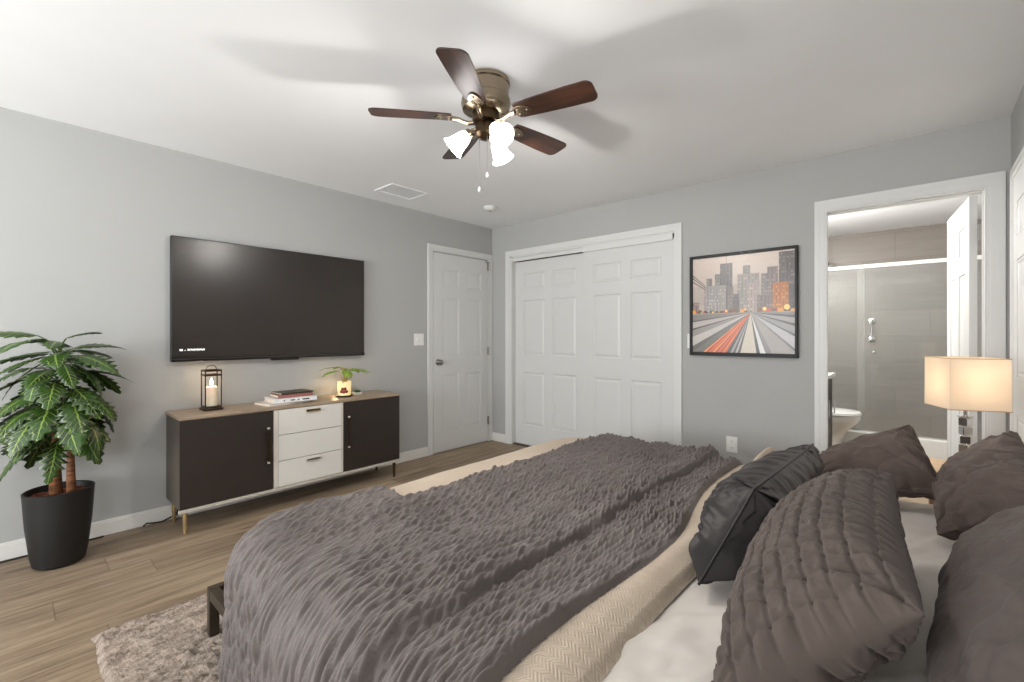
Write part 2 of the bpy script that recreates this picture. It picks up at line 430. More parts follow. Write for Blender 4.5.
d1 = sempty('door_1', (0, -0.468, 0.012), 'closed white six-panel door on the left wall near the corner')
build('leaf', door_leaf(0.785, 2.043, 0.01, lambda a, d, z: (0.0115-d, -0.861+a, 0.012+z)), M_door, d1)
build('knob', knob_mb((0.012, -0.800, 0.936), (1, 0, 0)), M_nickel, d1, smooth=True)
for z in (1.992, 1.031, 0.241):
    hm = MB().box(0.008, 0.014, -0.092, -0.068, z-0.045, z+0.045); hm.lathe([(0, -0.048), (0.006, -0.048), (0.006, 0.048), (0, 0.048)], (0.018, -0.076, z), (0, 0, 1), 12)
    if z > 1.9: hm.box(0.010, 0.024, -0.125, -0.06, z+0.046, z+0.054)
    build('hinge', hm, M_nickel, d1)
d2 = sempty('door_2', (0.77, 0.06, 0.01), 'left sliding closet door, set back behind the right one')
build('leaf', door_leaf(0.93, 2.015, 0.032, lambda a, d, z: (0.306+a, 0.062+d, 0.01+z)), M_door, d2)
d3 = sempty('door_3', (1.69, 0.02, 0.01), 'right sliding closet door, overlapping in front')
build('leaf', door_leaf(0.905, 2.025, 0.032, lambda a, d, z: (1.235+a, 0.018+d, 0.01+z)), M_door, d3)
# bathroom door, open into the bathroom, hinged on the right jamb
d4 = sempty('door_4', (3.945, 0.125, 0.01), 'white six-panel bathroom door standing open')
ang = math.radians(95.5); ca, sa = math.cos(ang), math.sin(ang)
mp4 = lambda a, d, z: (3.934+ca*a+sa*(d-0.035), 0.13+sa*a-ca*(d-0.035), 0.012+z)
build('leaf', door_leaf(0.735, 2.035, 0.035, mp4), M_door, d4)
for z in (1.82, 1.03, 0.24):
    build('hinge', MB().box(3.937, 3.954, 0.078, 0.125, z-0.05, z+0.05).lathe([(0, -0.052), (0.007, -0.052), (0.007, 0.052), (0, 0.052)], (3.944, 0.128, z), (0, 0, 1), 12), M_nickel, d4)
build('knob', knob_mb(mp4(0.675, 0.0, 0.93), (-sa, ca, 0)), M_nickel, d4, smooth=True)
# right wall door (only its edge shows)
d5 = sempty('door_5', (RX-0.01, -0.62, 0.012), 'white door on the right wall behind the nightstand')
build('leaf', door_leaf(0.85, 2.015, 0.01, lambda a, d, z: (RX-0.0115+d, -1.045+a, 0.012+z)), M_door, d5)

# ------------------------------------------------------------------ small wall and ceiling fittings
def plate(name, label, cat, x0, x1, z0, z1, mp, detail):
    t = thing(name, label, cat, mp((x0+x1)/2, 0, z0))
    mb = MB(); p = [mp(a, d, z) for z in (z0, z1) for d in (0.0005, 0.006) for a in (x0, x1)]
    mb.add(p, [(0, 2, 3, 1), (4, 5, 7, 6), (0, 1, 5, 4), (2, 6, 7, 3), (0, 4, 6, 2), (1, 3, 7, 5)])
    build('cover_plate', mb, M_plate, t, bevel=0.003)
    for nm, (a0, a1, c0, c1, dd, m) in detail:
        mb = MB(); p = [mp(a, d, z) for z in (c0, c1) for d in (0.0062, dd) for a in (a0, a1)]
        mb.add(p, [(0, 2, 3, 1), (4, 5, 7, 6), (0, 1, 5, 4), (2, 6, 7, 3), (0, 4, 6, 2), (1, 3, 7, 5)])
        build(nm, mb, m, t, bevel=0.001)
    return t
M_grey = plain('socket_slot', rgb(120, 120, 118), 0.5)
plate('light_switch', 'white double toggle switch plate left of the six-panel door', 'light switch', -1.092, -0.975, 1.110, 1.228, mapL,
      [('toggle', (-1.062, -1.052, 1.157, 1.181, 0.016, M_plate)), ('toggle', (-1.015, -1.005, 1.157, 1.181, 0.016, M_plate))])
plate('wall_outlet', 'white electrical outlet low on the back wall under the city picture', 'outlet', 2.558, 2.640, 0.306, 0.428, mapB,
      [('socket', (2.582, 2.616, 0.377, 0.409, 0.0085, M_plate)), ('socket', (2.582, 2.616, 0.325, 0.357, 0.0085, M_plate)),
       ('slot', (2.592, 2.595, 0.388, 0.400, 0.0089, M_grey)), ('slot', (2.603, 2.606, 0.388, 0.400, 0.0089, M_grey)),
       ('slot', (2.592, 2.595, 0.336, 0.348, 0.0089, M_grey)), ('slot', (2.603, 2.606, 0.336, 0.348, 0.0089, M_grey))])
plate('wall_plate', 'white blank wall plate half hidden behind the city picture', 'wall plate', 2.255, 2.330, 1.105, 1.225, mapB, [])

t = thing('ceiling_vent', 'white rectangular air vent in the ceiling near the left wall', 'vent', (0.38, -1.49, H))
build('vent_frame', MB().box(0.245, 0.27, -1.675, -1.305, H-0.007, H-0.0005).box(0.49, 0.515, -1.675, -1.305, H-0.007, H-0.0005).box(0.27, 0.49, -1.675, -1.65, H-0.007, H-0.0005).box(0.27, 0.49, -1.33, -1.305, H-0.007, H-0.0005), M_ceil, t, bevel=0.002)
mb = MB().box(0.27, 0.49, -1.65, -1.33, H-0.0014, H-0.0004)
for k in range(9):
    x = 0.281+k*0.0247; mb.add([(x, -1.65, H-0.003), (x+0.0225, -1.65, H-0.0055), (x+0.0225, -1.33, H-0.0055), (x, -1.33, H-0.003), (x, -1.65, H-0.0015), (x+0.0225, -1.65, H-0.004), (x+0.0225, -1.33, H-0.004), (x, -1.33, H-0.0015)],
        [(0, 1, 2, 3), (4, 7, 6, 5), (0, 4, 5, 1), (2, 6, 7, 3), (0, 3, 7, 4), (1, 5, 6, 2)])
build('louvre', mb, M_ceil, t)
t = thing('smoke_detector', 'round white smoke detector on the ceiling close to the room corner', 'smoke detector', (0.62, -0.66, H))
build('housing', MB().lathe([(0, -0.0005), (0.058, -0.0005), (0.06, -0.012), (0.052, -0.026), (0.036, -0.034), (0, -0.036)], (0.62, -0.66, H), (0, 0, 1), 32), M_plate, t, smooth='angle')
build('test_button', MB().lathe([(0, -0.036), (0.012, -0.0355), (0.012, -0.039), (0, -0.04)], (0.62, -0.66, H), (0, 0, 1), 16), M_grey, t)

# ------------------------------------------------------------------ CEILING FAN
FX, FY = 2.117, -2.198
M_brass = plain('antique_brass', rgb(146, 132, 112), 0.24, 1.0, vary=0.12, nscale=8)
M_dbrass = plain('dark_antique_brass', rgb(88, 72, 54), 0.35, 1.0, vary=0.1)
def blade_wood():
    g = N('walnut_blade'); v = g.coord('UV', (1.2, 16, 1))
    f = g.noise(v, 2.2, 6, 0.6)
    g.l(g.ramp(f, [(0.25, rgb(30, 17, 11)), (0.5, rgb(56, 32, 22)), (0.78, rgb(84, 50, 34))]), g.b.inputs['Base Color'])
    g.b.inputs['Roughness'].default_value = 0.32; return g.m
M_blade = blade_wood()
fan = thing('ceiling_fan', 'brass hugger ceiling fan with five walnut blades and three lit bell shades', 'ceiling fan', (FX, FY, H))
build('motor_housing', MB().lathe([(0, -0.0005), (0.110, -0.0005), (0.116, -0.006), (0.116, -0.022), (0.111, -0.028), (0.110, -0.06), (0.109, -0.085), (0.117, -0.092), (0.120, -0.115), (0.112, -0.142), (0.082, -0.157), (0.066, -0.16), (0, -0.16)], (FX, FY, H), (0, 0, 1), 48), M_brass, fan, smooth='angle')
build('rotor_hub', MB().lathe([(0, -0.161), (0.064, -0.161), (0.066, -0.168), (0.066, -0.200), (0.05, -0.206), (0, -0.206)], (FX, FY, H), (0, 0, 1), 40), M_dbrass, fan, smooth='angle')
build('switch_housing', MB().lathe([(0, -0.207), (0.046, -0.207), (0.052, -0.216), (0.052, -0.258), (0.04, -0.274), (0.018, -0.284), (0, -0.286)], (FX, FY, H), (0, 0, 1), 40), M_dbrass, fan, smooth='angle')
zb = 2.258
for k in range(5):
    a = math.radians(13.2+72*k); c, s = math.cos(a), math.sin(a); tilt = math.radians(-11)
    def fp(r, wv, dz, tl=tilt):     # radial, across, up
        wy = wv*math.cos(tl)-dz*math.sin(tl); wz = wv*math.sin(tl)+dz*math.cos(tl)
        return (FX+c*r-s*wy, FY+s*r+c*wy, zb+wz)
    # blade outline with rounded tip
    pts = []
    for r, hw in ((0.165, 0.047), (0.19, 0.052), (0.30, 0.059), (0.42, 0.064), (0.512, 0.065)): pts.append((r, hw))
    arc = [(0.512+0.035*math.sin(q), 0.030+0.035*math.cos(q)) for q in np.linspace(0.2, PI/2, 6)]
    up = pts+arc; out = up+[(r, -h) for r, h in reversed(up)]
    me = MB().poly(out, -0.003, 0.003, lambda u, v, d: fp(u, v, d))
    bo = build('blade', me, M_blade, fan, bevel=0.001)
    uvl = bo.data.uv_layers.new(name='UVMap')
    for lp in bo.data.loops:
        p = bo.data.vertices[lp.vertex_index].co+wloc(bo)-Vector((FX, FY, 0))
        uvl.data[lp.index].uv = (p.x*c+p.y*s+k*3.1, -p.x*s+p.y*c+k)
    # blade iron: curved arm and leaf-shaped plate under the blade
    iron = MB()
    arm = [(0.060, 0, -0.022), (0.085, 0, -0.026), (0.11, 0, -0.020), (0.135, 0, -0.010), (0.16, 0, -0.008)]
    iron.tube([fp(r, w_, z, tilt*min(1, (r-0.05)/0.1)) for r, w_, z in arm], [0.011, 0.010, 0.010, 0.011, 0.012], 10)
    ol = [(0.150+0.048*(1-math.cos(q)), (0.034*math.sin(q)+0.006*math.sin(2*q))) for q in np.linspace(0.05, 2*PI-0.05, 26)]
    iron.poly(ol, -0.009, -0.0035, lambda u, v, d: fp(u, v, d))
    for (r, w_) in ((0.18, 0.016), (0.18, -0.016), (0.222, 0)):
        iron.lathe([(0.0065, 0), (0.005, -0.003), (0, -0.004)], fp(r, w_, -0.009), (0, 0, 1), 10)
    build('blade_bracket', iron, M_brass, fan, bevel=0.001)
M_shade = emit_mat('lit_frosted_glass', (1.0, 0.96, 0.95, 1), 9.0, (0.9, 0.9, 0.88, 1))
for k, deg in enumerate((222, 342, 102)):
    a = math.radians(deg); dr = Vector((math.cos(a), math.sin(a), 0))
    ax = (dr*0.74+Vector((0, 0, -0.67))).normalized()
    base = Vector((FX, FY, H-0.232))+dr*0.040
    ar = build('lamp_arm', MB().tube([base-dr*0.004, base+dr*0.012, base+dr*0.02+ax*0.012, base+dr*0.02+ax*0.03], 0.009, 10).lathe([(0, 0.02), (0.020, 0.02), (0.024, 0.03), (0.024, 0.045), (0, 0.045)], base+dr*0.02, ax, 20), M_brass, fan, smooth='angle')
    o = base+dr*0.02+ax*0.04
    build('bell_shade', MB().lathe([(0.024, 0), (0.030, 0.012), (0.036, 0.03), (0.040, 0.055), (0.047, 0.08), (0.058, 0.098), (0.056, 0.098), (0.045, 0.079), (0.038, 0.055), (0.033, 0.03), (0.022, 0.002)], o, ax, 32), M_shade, fan, smooth=True)
    lamp('fan_bulb', 'POINT', o+ax*0.074, 30, (1.0, 0.96, 0.91), size=0.03)
for (dx, dy, zz) in ((0.028, -0.02, 1.965), (-0.03, -0.015, 1.91)):
    x, y = FX+dx, FY+dy
    ch = build('pull_chain', MB().tube([(x, y, H-0.270), (x, y, zz+0.02)], 0.0012, 6), M_chrome, fan)
    build('chain_pendant', MB().lathe([(0, 0.024), (0.003, 0.022), (0.007, 0.010), (0.008, 0.004), (0.004, -0.004), (0, -0.005)], (x, y, zz), (0, 0, 1), 14), M_plate, ch, smooth=True)

# ------------------------------------------------------------------ TELEVISION
tv = thing('television', 'large black flat television mounted on the left wall above the sideboard', 'television', (0.05, -2.346, 1.03))
ty0, ty1, tz0, tz1 = -3.036, -1.656, 1.036, 1.864
build('casing', MB().box(0.022, 0.056, ty0, ty1, tz0, tz1).box(0.001, 0.022, -2.62, -2.07, 1.25, 1.65), M_black, tv, bevel=0.004)
gs = N('dark_glossy_screen'); v = gs.coord('Object'); gs.l(gs.ramp(gs.noise(v, 2), [(0.3, rgb(46, 42, 39)), (0.7, rgb(52, 47, 43))]), gs.b.inputs['Base Color'])
gs.b.inputs['Roughness'].default_value = 0.26; gs.b.inputs['Specular IOR Level'].default_value = 0.35
build('screen', MB().box(0.0562, 0.0575, ty0+0.010, ty1-0.010, tz0+0.028, tz1-0.010), gs.m, tv)
mb = MB().box(0.0562, 0.063, ty0, ty1, tz0, tz0+0.024)
build('bottom_bezel', mb, plain('glossy_black', rgb(22, 20, 20), 0.18), tv, bevel=0.002)
mb = MB().box(0.063, 0.0642, ty0+0.01, ty1-0.01, tz0+0.016, tz0+0.019)
build('bezel_strip', mb, plain('grey_metal_strip', rgb(110, 104, 100), 0.3, 0.8), tv)
mb = MB().box(0.03, 0.062, -2.42, -2.22, tz0-0.014, tz0)
build('logo_tab', mb, M_black, tv, bevel=0.002)
mb = MB()
for y0, y1, z0, z1 in ((-2.990, -2.972, 1.107, 1.120), (-2.963, -2.956, 1.109, 1.114)): mb.box(0.0576, 0.058, y0, y1, z0, z1)
yy = -2.946
for k in range(11):
    wd = 0.009; mb.box(0.0576, 0.058, yy, yy+wd-0.0025, 1.108+0.001*(k % 3), 1.122-0.002*(k % 2)); yy += wd
build('screen_caption', mb, emit_mat('lit_caption', (0.8, 0.8, 0.8, 1), 0.8), tv)

# ------------------------------------------------------------------ SIDEBOARD
sbx, sy0, sy1, sz0, sz1 = 0.38, -3.060, -1.508, 0.150, 0.716
M_bronze = plain('bronze_side_panel', rgb(96, 87, 76), 0.45, 0.3, vary=0.05)
M_top = wood_mat('taupe_wood_top', rgb(140, 121, 101), rgb(168, 148, 126), 0.4, (6, 1, 1), 4)
M_dark = plain('espresso_lacquer', rgb(44, 37, 33), 0.42, vary=0.05)
M_whg = plain('gloss_white_lacquer', rgb(214, 211, 204), 0.12, vary=0.01)
M_wframe = plain('cream_frame', rgb(206, 199, 188), 0.3, vary=0.01)
M_silver = plain('pale_metal', rgb(206, 200, 188), 0.35, 0.35)
M_gold = plain('brushed_gold', rgb(196, 172, 128), 0.34, 0.85)
sb = thing('sideboard', 'long low sideboard with two dark doors and white glossy drawers under the television', 'sideboard', (0.2, -2.28, 0))
mb = MB().box(0.02, sbx-0.022, sy0+0.006, sy1-0.006, sz0, sz1-0.02)
build('body', mb, M_bronze, sb, bevel=0.002)
build('top', MB().box(0.018, sbx+0.004, sy0, sy1, sz1-0.0195, sz1), M_top, sb, bevel=0.003)
build('bottom_rail', MB().box(sbx-0.02, sbx+0.002, sy0, sy1, sz0-0.014, sz0+0.006), M_silver, sb, bevel=0.002)
for y0, y1, hy in ((sy0+0.004, -2.527, -2.566), (-2.016, sy1-0.004, -1.985)):
    d = build('cabinet_door', MB().box(sbx-0.021, sbx, y0, y1, sz0+0.009, sz1-0.022), M_dark, sb, bevel=0.002)
    h = MB().box(sbx+0.022, sbx+0.030, hy-0.006, hy+0.006, 0.345, 0.585)
    for z in (0.352, 0.578): h.box(sbx, sbx+0.024, hy-0.005, hy+0.005, z-0.006, z+0.006)
    hd_ = build('handle', h, M_dbrass, d, bevel=0.001)
    for z in (0.346, 0.578): build('handle_end', MB().box(sbx+0.0215, sbx+0.031, hy-0.0075, hy+0.0075, z-0.002, z+0.010), M_silver, hd_, bevel=0.001)
for y0, y1 in ((-2.524, -2.494), (-2.030, -2.019)): build('drawer_stile', MB().box(sbx-0.021, sbx-0.002, y0, y1, sz0+0.009, sz1-0.022), M_wframe, sb, bevel=0.001)
for i, (z0, z1) in enumerate(((0.160, 0.335), (0.339, 0.515), (0.519, 0.693))):
    dw = build('drawer', MB().box(sbx-0.021, sbx, -2.492, -2.032, z0, z1), M_whg, sb, bevel=0.002)
    if i != 1: build('pull_tab', MB().box(sbx, sbx+0.016, -2.305, -2.205, z1-0.030, z1-0.018).box(sbx+0.012, sbx+0.016, -2.305, -2.205, z1-0.036, z1-0.018), M_gold if i else M_silver, dw, bevel=0.001)
for (x, y, m) in ((0.335, sy0+0.04, M_gold), (0.335, sy1-0.03, M_dbrass), (0.06, sy0+0.04, M_gold), (0.06, sy1-0.03, M_dbrass)):
    build('leg', MB().lathe([(0, 0), (0.009, 0), (0.0145, sz0-0.012), (0.0145, sz0-0.001), (0, sz0-0.001)], (x, y, 0), (0, 0, 1), 18), m, sb, smooth='angle')
build('side_brace', MB().box(0.05, 0.345, sy0+0.032, sy0+0.048, sz0-0.03, sz0-0.001), M_gold, sb, bevel=0.002)
build('side_brace', MB().box(0.05, 0.345, sy1-0.038, sy1-0.022, sz0-0.03, sz0-0.001), M_silver, sb, bevel=0.002)

# lantern with candle
ZT = sz1
lx, ly = 0.175, -2.840
M_lant = plain('dark_bronze_lantern', rgb(62, 48, 40), 0.4, 0.7)
ln = thing('lantern', 'slim dark bronze candle lantern on the left end of the sideboard', 'lantern', (lx, ly, ZT))
hw = 0.045
build('lantern_base', MB().box(lx-0.055, lx+0.055, ly-0.055, ly+0.055, ZT+0.0005, ZT+0.016).box(lx-0.048, lx+0.048, ly-0.048, ly+0.048, ZT+0.016, ZT+0.028), M_lant, ln, bevel=0.002)
mb = MB()
for sx in (-1, 1):
    for sy in (-1, 1): mb.box(lx+sx*hw-0.003, lx+sx*hw+0.003, ly+sy*hw-0.003, ly+sy*hw+0.003, ZT+0.028, ZT+0.262)
build('post', mb, M_lant, ln)
mb = MB()
for z in (ZT+0.232, ZT+0.262):
    for s in (-1, 1):
        mb.box(lx-hw-0.005, lx+hw+0.005, ly+s*hw-0.004, ly+s*hw+0.004, z-0.005, z+0.005).box(lx+s*hw-0.004, lx+s*hw+0.004, ly-hw+0.004, ly+hw-0.004, z-0.005, z+0.005)
build('top_frame', mb, M_lant, ln)
build('carry_ring', MB().tube([(lx, ly+0.030*math.cos(q), ZT+0.268+0.028*math.sin(q)) for q in np.linspace(0, PI, 14)], 0.0022, 6), M_lant, ln)
cn = thing('pillar_candle', 'cream pillar candle burning inside the bronze lantern', 'candle', (lx, ly, ZT+0.028))
build('wax', MB().lathe([(0, 0.0005), (0.034, 0.0005), (0.035, 0.004), (0.035, 0.122), (0.031, 0.127), (0.012, 0.121), (0, 0.120)], (lx, ly, ZT+0.028), (0, 0, 1), 28), plain('candle_wax', rgb(240, 222, 196), 0.5, Subsurface__Weight=0.3), cn, smooth='angle')
build('wick', MB().tube([(lx, ly, ZT+0.148), (lx+0.001, ly, ZT+0.165)], 0.0015, 6), M_black, cn)
build('flame', MB().lathe([(0, 0), (0.007, 0.006), (0.010, 0.016), (0.008, 0.028), (0.004, 0.042), (0, 0.054)], (lx, ly, ZT+0.160), (0, 0, 1), 14), emit_mat('candle_flame', (1.0, 0.72, 0.38, 1), 25), cn, smooth=True)
lamp('candle_glow', 'POINT', (lx, ly, ZT+0.19), 1.1, (1.0, 0.72, 0.42), size=0.02)

# books
def book(name, label, cx_, cy_, z0, L, Wd, th, rot, cover, pages, group, marks=None):
    t = thing(name, label, 'book', (cx_, cy_, z0), group)
    cr, sr = math.cos(rot), math.sin(rot)
    def mp(a, b, z): return (cx_+cr*a-sr*b, cy_+sr*a+cr*b, z)
    def rb(mb, a0, a1, b0, b1, c0, c1):
        p = [mp(a, b, z) for z in (c0, c1) for b in (b0, b1) for a in (a0, a1)]
        mb.add(p, [(0, 2, 3, 1), (4, 5, 7, 6), (0, 1, 5, 4), (2, 6, 7, 3), (0, 4, 6, 2), (1, 3, 7, 5)])
    e = 0.0025; z0 += 0.0004
    mb = MB()   # spine on the +a side (faces the room)
    rb(mb, -Wd/2, Wd/2, -L/2, L/2, z0, z0+e); rb(mb, -Wd/2, Wd/2, -L/2, L/2, z0+th-e, z0+th); rb(mb, Wd/2-e, Wd/2, -L/2, L/2, z0+e, z0+th-e)
    build('cover', mb, cover, t, bevel=0.0006)
    mb = MB(); rb(mb, -Wd/2+0.005, Wd/2-e, -L/2+0.005, L/2-0.005, z0+e, z0+th-e); build('pages', mb, pages, t)
    if marks:
        mb = MB()
        for b0, b1 in marks: rb(mb, Wd/2+0.0001, Wd/2+0.0006, b0*L, b1*L, z0+th*0.35, z0+th*0.65)
        build('spine_lettering', mb, M_black, t)['kind'] = 'stuff'
M_page = plain('book_pages', rgb(226, 216, 200), 0.8)
M_bw = plain('white_book_cover', rgb(226, 226, 226), 0.3); M_bp = plain('rose_book_cover', rgb(150, 96, 88), 0.45); M_bd = plain('dark_olive_book_cover', rgb(58, 54, 42), 0.45)
M_bc = plain('cream_magazine_cover', rgb(206, 196, 186), 0.35)
bz = ZT
book('book', 'cream magazine at the bottom of the stack, poking out to the left', 0.215, -2.405, bz, 0.30, 0.215, 0.016, 0.16, M_bc, M_page, 'books stacked on the sideboard'); bz += 0.017
book('book', 'thick white hardcover lying on the cream magazine in the stack', 0.225, -2.350, bz, 0.30, 0.22, 0.028, -0.06, M_bw, M_page, 'books stacked on the sideboard', [(-0.28, -0.25), (-0.12, -0.02), (0.04, 0.08), (0.15, 0.31)]); bz += 0.029
book('book', 'rose-brown hardcover on top of the thick white book', 0.215, -2.340, bz, 0.245, 0.17, 0.020, -0.03, M_bp, M_page, 'books stacked on the sideboard'); bz += 0.021
book('book', 'thin dark-covered book topmost in the stack', 0.200, -2.325, bz, 0.235, 0.165, 0.012, 0.05, M_bd, M_page, 'books stacked on the sideboard')

# ------------------------------------------------------------------ leaves
def leaf_points(L, Wd, lobes, droop, fold, cut):
    """returns rows of (edgeL, midL, rib, midR, edgeR) in leaf space: x along, y across, z up"""
    rows = []; n = lobes*2+2
    for i in range(n+1):
        f = i/n; env = (math.sin(PI*min(1, f**0.8))**0.75) if 0 < f < 1 else 0.0
        tip = (i % 2 == 1)
        wv = Wd/2*env*(1.0 if tip else 1.0-cut)
        shift = 0.05*L*env if tip else 0
        z = -droop*L*f*f
        x = L*f*(1-0.25*droop*f)
        zz = lambda y: z-abs(y)*fold+0.0
        rows.append([(min(L, x+shift), s_*wv*q, zz(wv*q)+(0.012*env if q == 0.5 else 0)*L) for s_, q in ((-1, 1), (-1, 0.5), (1, 0), (1, 0.5), (1, 1))])
        rows[-1][2] = (x, 0, z)
    return rows
def add_leaf(V, F, UV, base, yaw, pitch, roll, L, Wd, lobes, droop, fold, cut):
    R = Matrix.Rotation(yaw, 3, 'Z') @ Matrix.Rotation(-pitch, 3, 'Y') @ Matrix.Rotation(roll, 3, 'X')
    rows = leaf_points(L, Wd, lobes, droop, fold, cut); o = len(V); n = len(rows)
    for i, r in enumerate(rows):
        for k, p in enumerate(r): V.append(Vector(base)+R @ Vector(p)); UV.append(((k-2)/2, i/(n-1)))
    for i in range(n-1):
        for k in range(4):
            a = o+i*5+k; F.append((a, a+1, a+6, a+5))
def leaves_obj(name, V, F, UV, mat, parent):
    me = bpy.data.meshes.new(name); off = wloc(parent)
    me.from_pydata([tuple(p-off) for p in V], [], F)
    l = me.uv_layers.new(name='UVMap')
    for lp in me.loops: l.data[lp.index].uv = UV[lp.vertex_index]
    me.materials.append(mat); me.polygons.foreach_set('use_smooth', [True]*len(me.polygons))
    o = link(name, me, parent)
    sd = o.modifiers.new('thick', 'SOLIDIFY'); sd.thickness = 0.0012
    return o
def leaf_mat(name, dark, mid, light, freq=9.0):
    g = N(name); tc = g.n('ShaderNodeTexCoord'); sp = g.n('ShaderNodeSeparateXYZ'); g.l(tc.outputs['UV'], sp.inputs[0])
    au = g.math('ABSOLUTE', sp.outputs['X'])
    ph = g.math('SUBTRACT', g.math('MULTIPLY', sp.outputs['Y'], freq), g.math('MULTIPLY', au, 1.6))
    st = g.math('ABSOLUTE', g.math('SUBTRACT', g.math('FRACT', ph), 0.5))
    nz = g.noise(g.coord('Object'), 14, 4)
    veins = g.math('LESS_THAN', g.math('ADD', st, g.math('MULTIPLY', nz, 0.3)), 0.19)
    rib = g.math('LESS_THAN', au, 0.06)
    mk = g.math('MAXIMUM', veins, rib)
    base = g.ramp(nz, [(0.35, dark), (0.65, mid)])
    mx = g.n('ShaderNodeMix', _data_type='RGBA'); g.l(g.math('MULTIPLY', mk, 0.85), mx.inputs['Factor']); g.l(base, mx.inputs['A']); mx.inputs['B'].default_value = light
    g.l(mx.outputs['Result'], g.b.inputs['Base Color']); g.b.inputs['Roughness'].default_value = 0.32
    g.b.inputs['Subsurface Weight'].default_value = 0.0
    g.bump(mk, 0.3, 0.003)
    return g.m

# tall potted plant ------------------------------------------------
random.seed(11)
px, py = 0.262, -3.560
pl = thing('potted_plant', 'tall leafy green plant in a black tapered pot by the left wall', 'potted plant', (px, py, 0))
M_pot = plain('matte_black_pot', rgb(20, 19, 19), 0.5, vary=0.1, nscale=12)
build('pot', MB().lathe([(0, 0.001), (0.088, 0.001), (0.104, 0.012), (0.113, 0.06), (0.130, 0.22), (0.139, 0.375), (0.141, 0.392), (0.136, 0.396), (0.131, 0.392), (0.126, 0.345), (0, 0.342)], (px, py, 0), (0, 0, 1), 56), M_pot, pl, smooth='angle')
mu = N('bark_mulch'); f = mu.noise(mu.coord('Object'), 45, 5, 0.7); mu.l(mu.ramp(f, [(0.35, rgb(52, 28, 18)), (0.5, rgb(104, 56, 34)), (0.68, rgb(140, 84, 54))]), mu.b.inputs['Base Color'])
mu.b.inputs['Roughness'].default_value = 0.9
mb = MB()
for k in range(420):
    r = 0.12*math.sqrt(random.random()); a = random.random()*2*PI; x, y = px+r*math.cos(a), py+r*math.sin(a); z = 0.350+random.random()*0.016
    q = Matrix.Rotation(random.random()*PI, 3, 'Z') @ Matrix.Rotation(random.uniform(-.5, .5), 3, 'X')
    l_, w_, h_ = random.uniform(.008, .016), random.uniform(.004, .008), random.uniform(.002, .004)
    mb.add([Vector((x, y, z))+q @ Vector((sx*l_, sy*w_, sz*h_)) for sz in (-1, 1) for sy in (-1, 1) for sx in (-1, 1)], [(0, 2, 3, 1), (4, 5, 7, 6), (0, 1, 5, 4), (2, 6, 7, 3), (0, 4, 6, 2), (1, 3, 7, 5)])
so = build('soil', mb, mu.m, pl); so['kind'] = 'stuff'
M_bark = wood_mat('plant_bark', rgb(70, 40, 22), rgb(150, 98, 60), 0.7, (1, 1, 6), 14)
trunks = [[(px-0.004, py-0.012, 0.34), (px-0.006, py-0.016, 0.5), (px+0.004, py-0.010, 0.66), (px+0.0, py-0.004, 0.86), (px, py, 1.08)],
          [(px+0.035, py+0.045, 0.34), (px+0.032, py+0.042, 0.48), (px+0.038, py+0.04, 0.62), (px+0.03, py+0.03, 0.8)]]
for i, tr in enumerate(trunks):
    n = len(tr); build('trunk', MB().tube(tr, [0.028-0.004*k-0.006*i for k in range(n)], 14), M_bark, pl, smooth=True)
M_leaf = leaf_mat('variegated_leaf', rgb(22, 38, 15), rgb(54, 84, 29), rgb(140, 164, 78))
V, F, UV = [], [], []; stems = MB()
def crown(z0, z1, n, rmin, rmax, Lmin, Lmax, pit0, pit1, seed):
    random.seed(seed)
    for k in range(n):
        f = (k+0.5)/n; z = z0+(z1-z0)*f
        yaw = k*2.39996+random.uniform(-.3, .3)
        root = Vector((px, py, z-0.06)); rr = random.uniform(rmin, rmax)*(1-0.35*f)
        tipp = Vector((px+rr*math.cos(yaw), py+rr*math.sin(yaw), z+random.uniform(-.03, .05)))
        if tipp.x < 0.05: tipp.x = 0.05+random.random()*0.02
        pitch = pit0+(pit1-pit0)*f+random.uniform(-.2, .2)
        Lf = random.uniform(Lmin, Lmax)
        yw = yaw
        if tipp.x+Lf*math.cos(yaw)*math.cos(pitch) < 0.02:       # turn leaves that would meet the wall
            s = 1 if math.sin(yaw) >= 0 else -1; lim = max(-1, min(1, (0.03-tipp.x)/Lf)); yw = s*math.acos(lim)
        stems.tube([root, root.lerp(tipp, 0.55)+Vector((0, 0, 0.02)), tipp], [0.005, 0.004, 0.003], 6)
        add_leaf(V, F, UV, tipp, yw, pitch, random.uniform(-.35, .35), Lf, Lf*random.uniform(.52, .68), random.choice((5, 6, 7)), random.uniform(.25, .5), random.uniform(.05, .3), random.uniform(.32, .55))
crown(0.66, 0.76, 12, 0.05, 0.10, 0.20, 0.26, -0.75, -0.35, 3)
crown(0.78, 1.00, 28, 0.07, 0.17, 0.22, 0.28, -0.7, -0.1, 5)
crown(1.00, 1.17, 24, 0.04, 0.13, 0.20, 0.27, -0.5, 0.3, 8)
build('stem', stems, plain('leaf_stem', rgb(70, 92, 40), 0.5), pl, smooth=True)
leaves_obj('foliage', V, F, UV, M_leaf, pl)

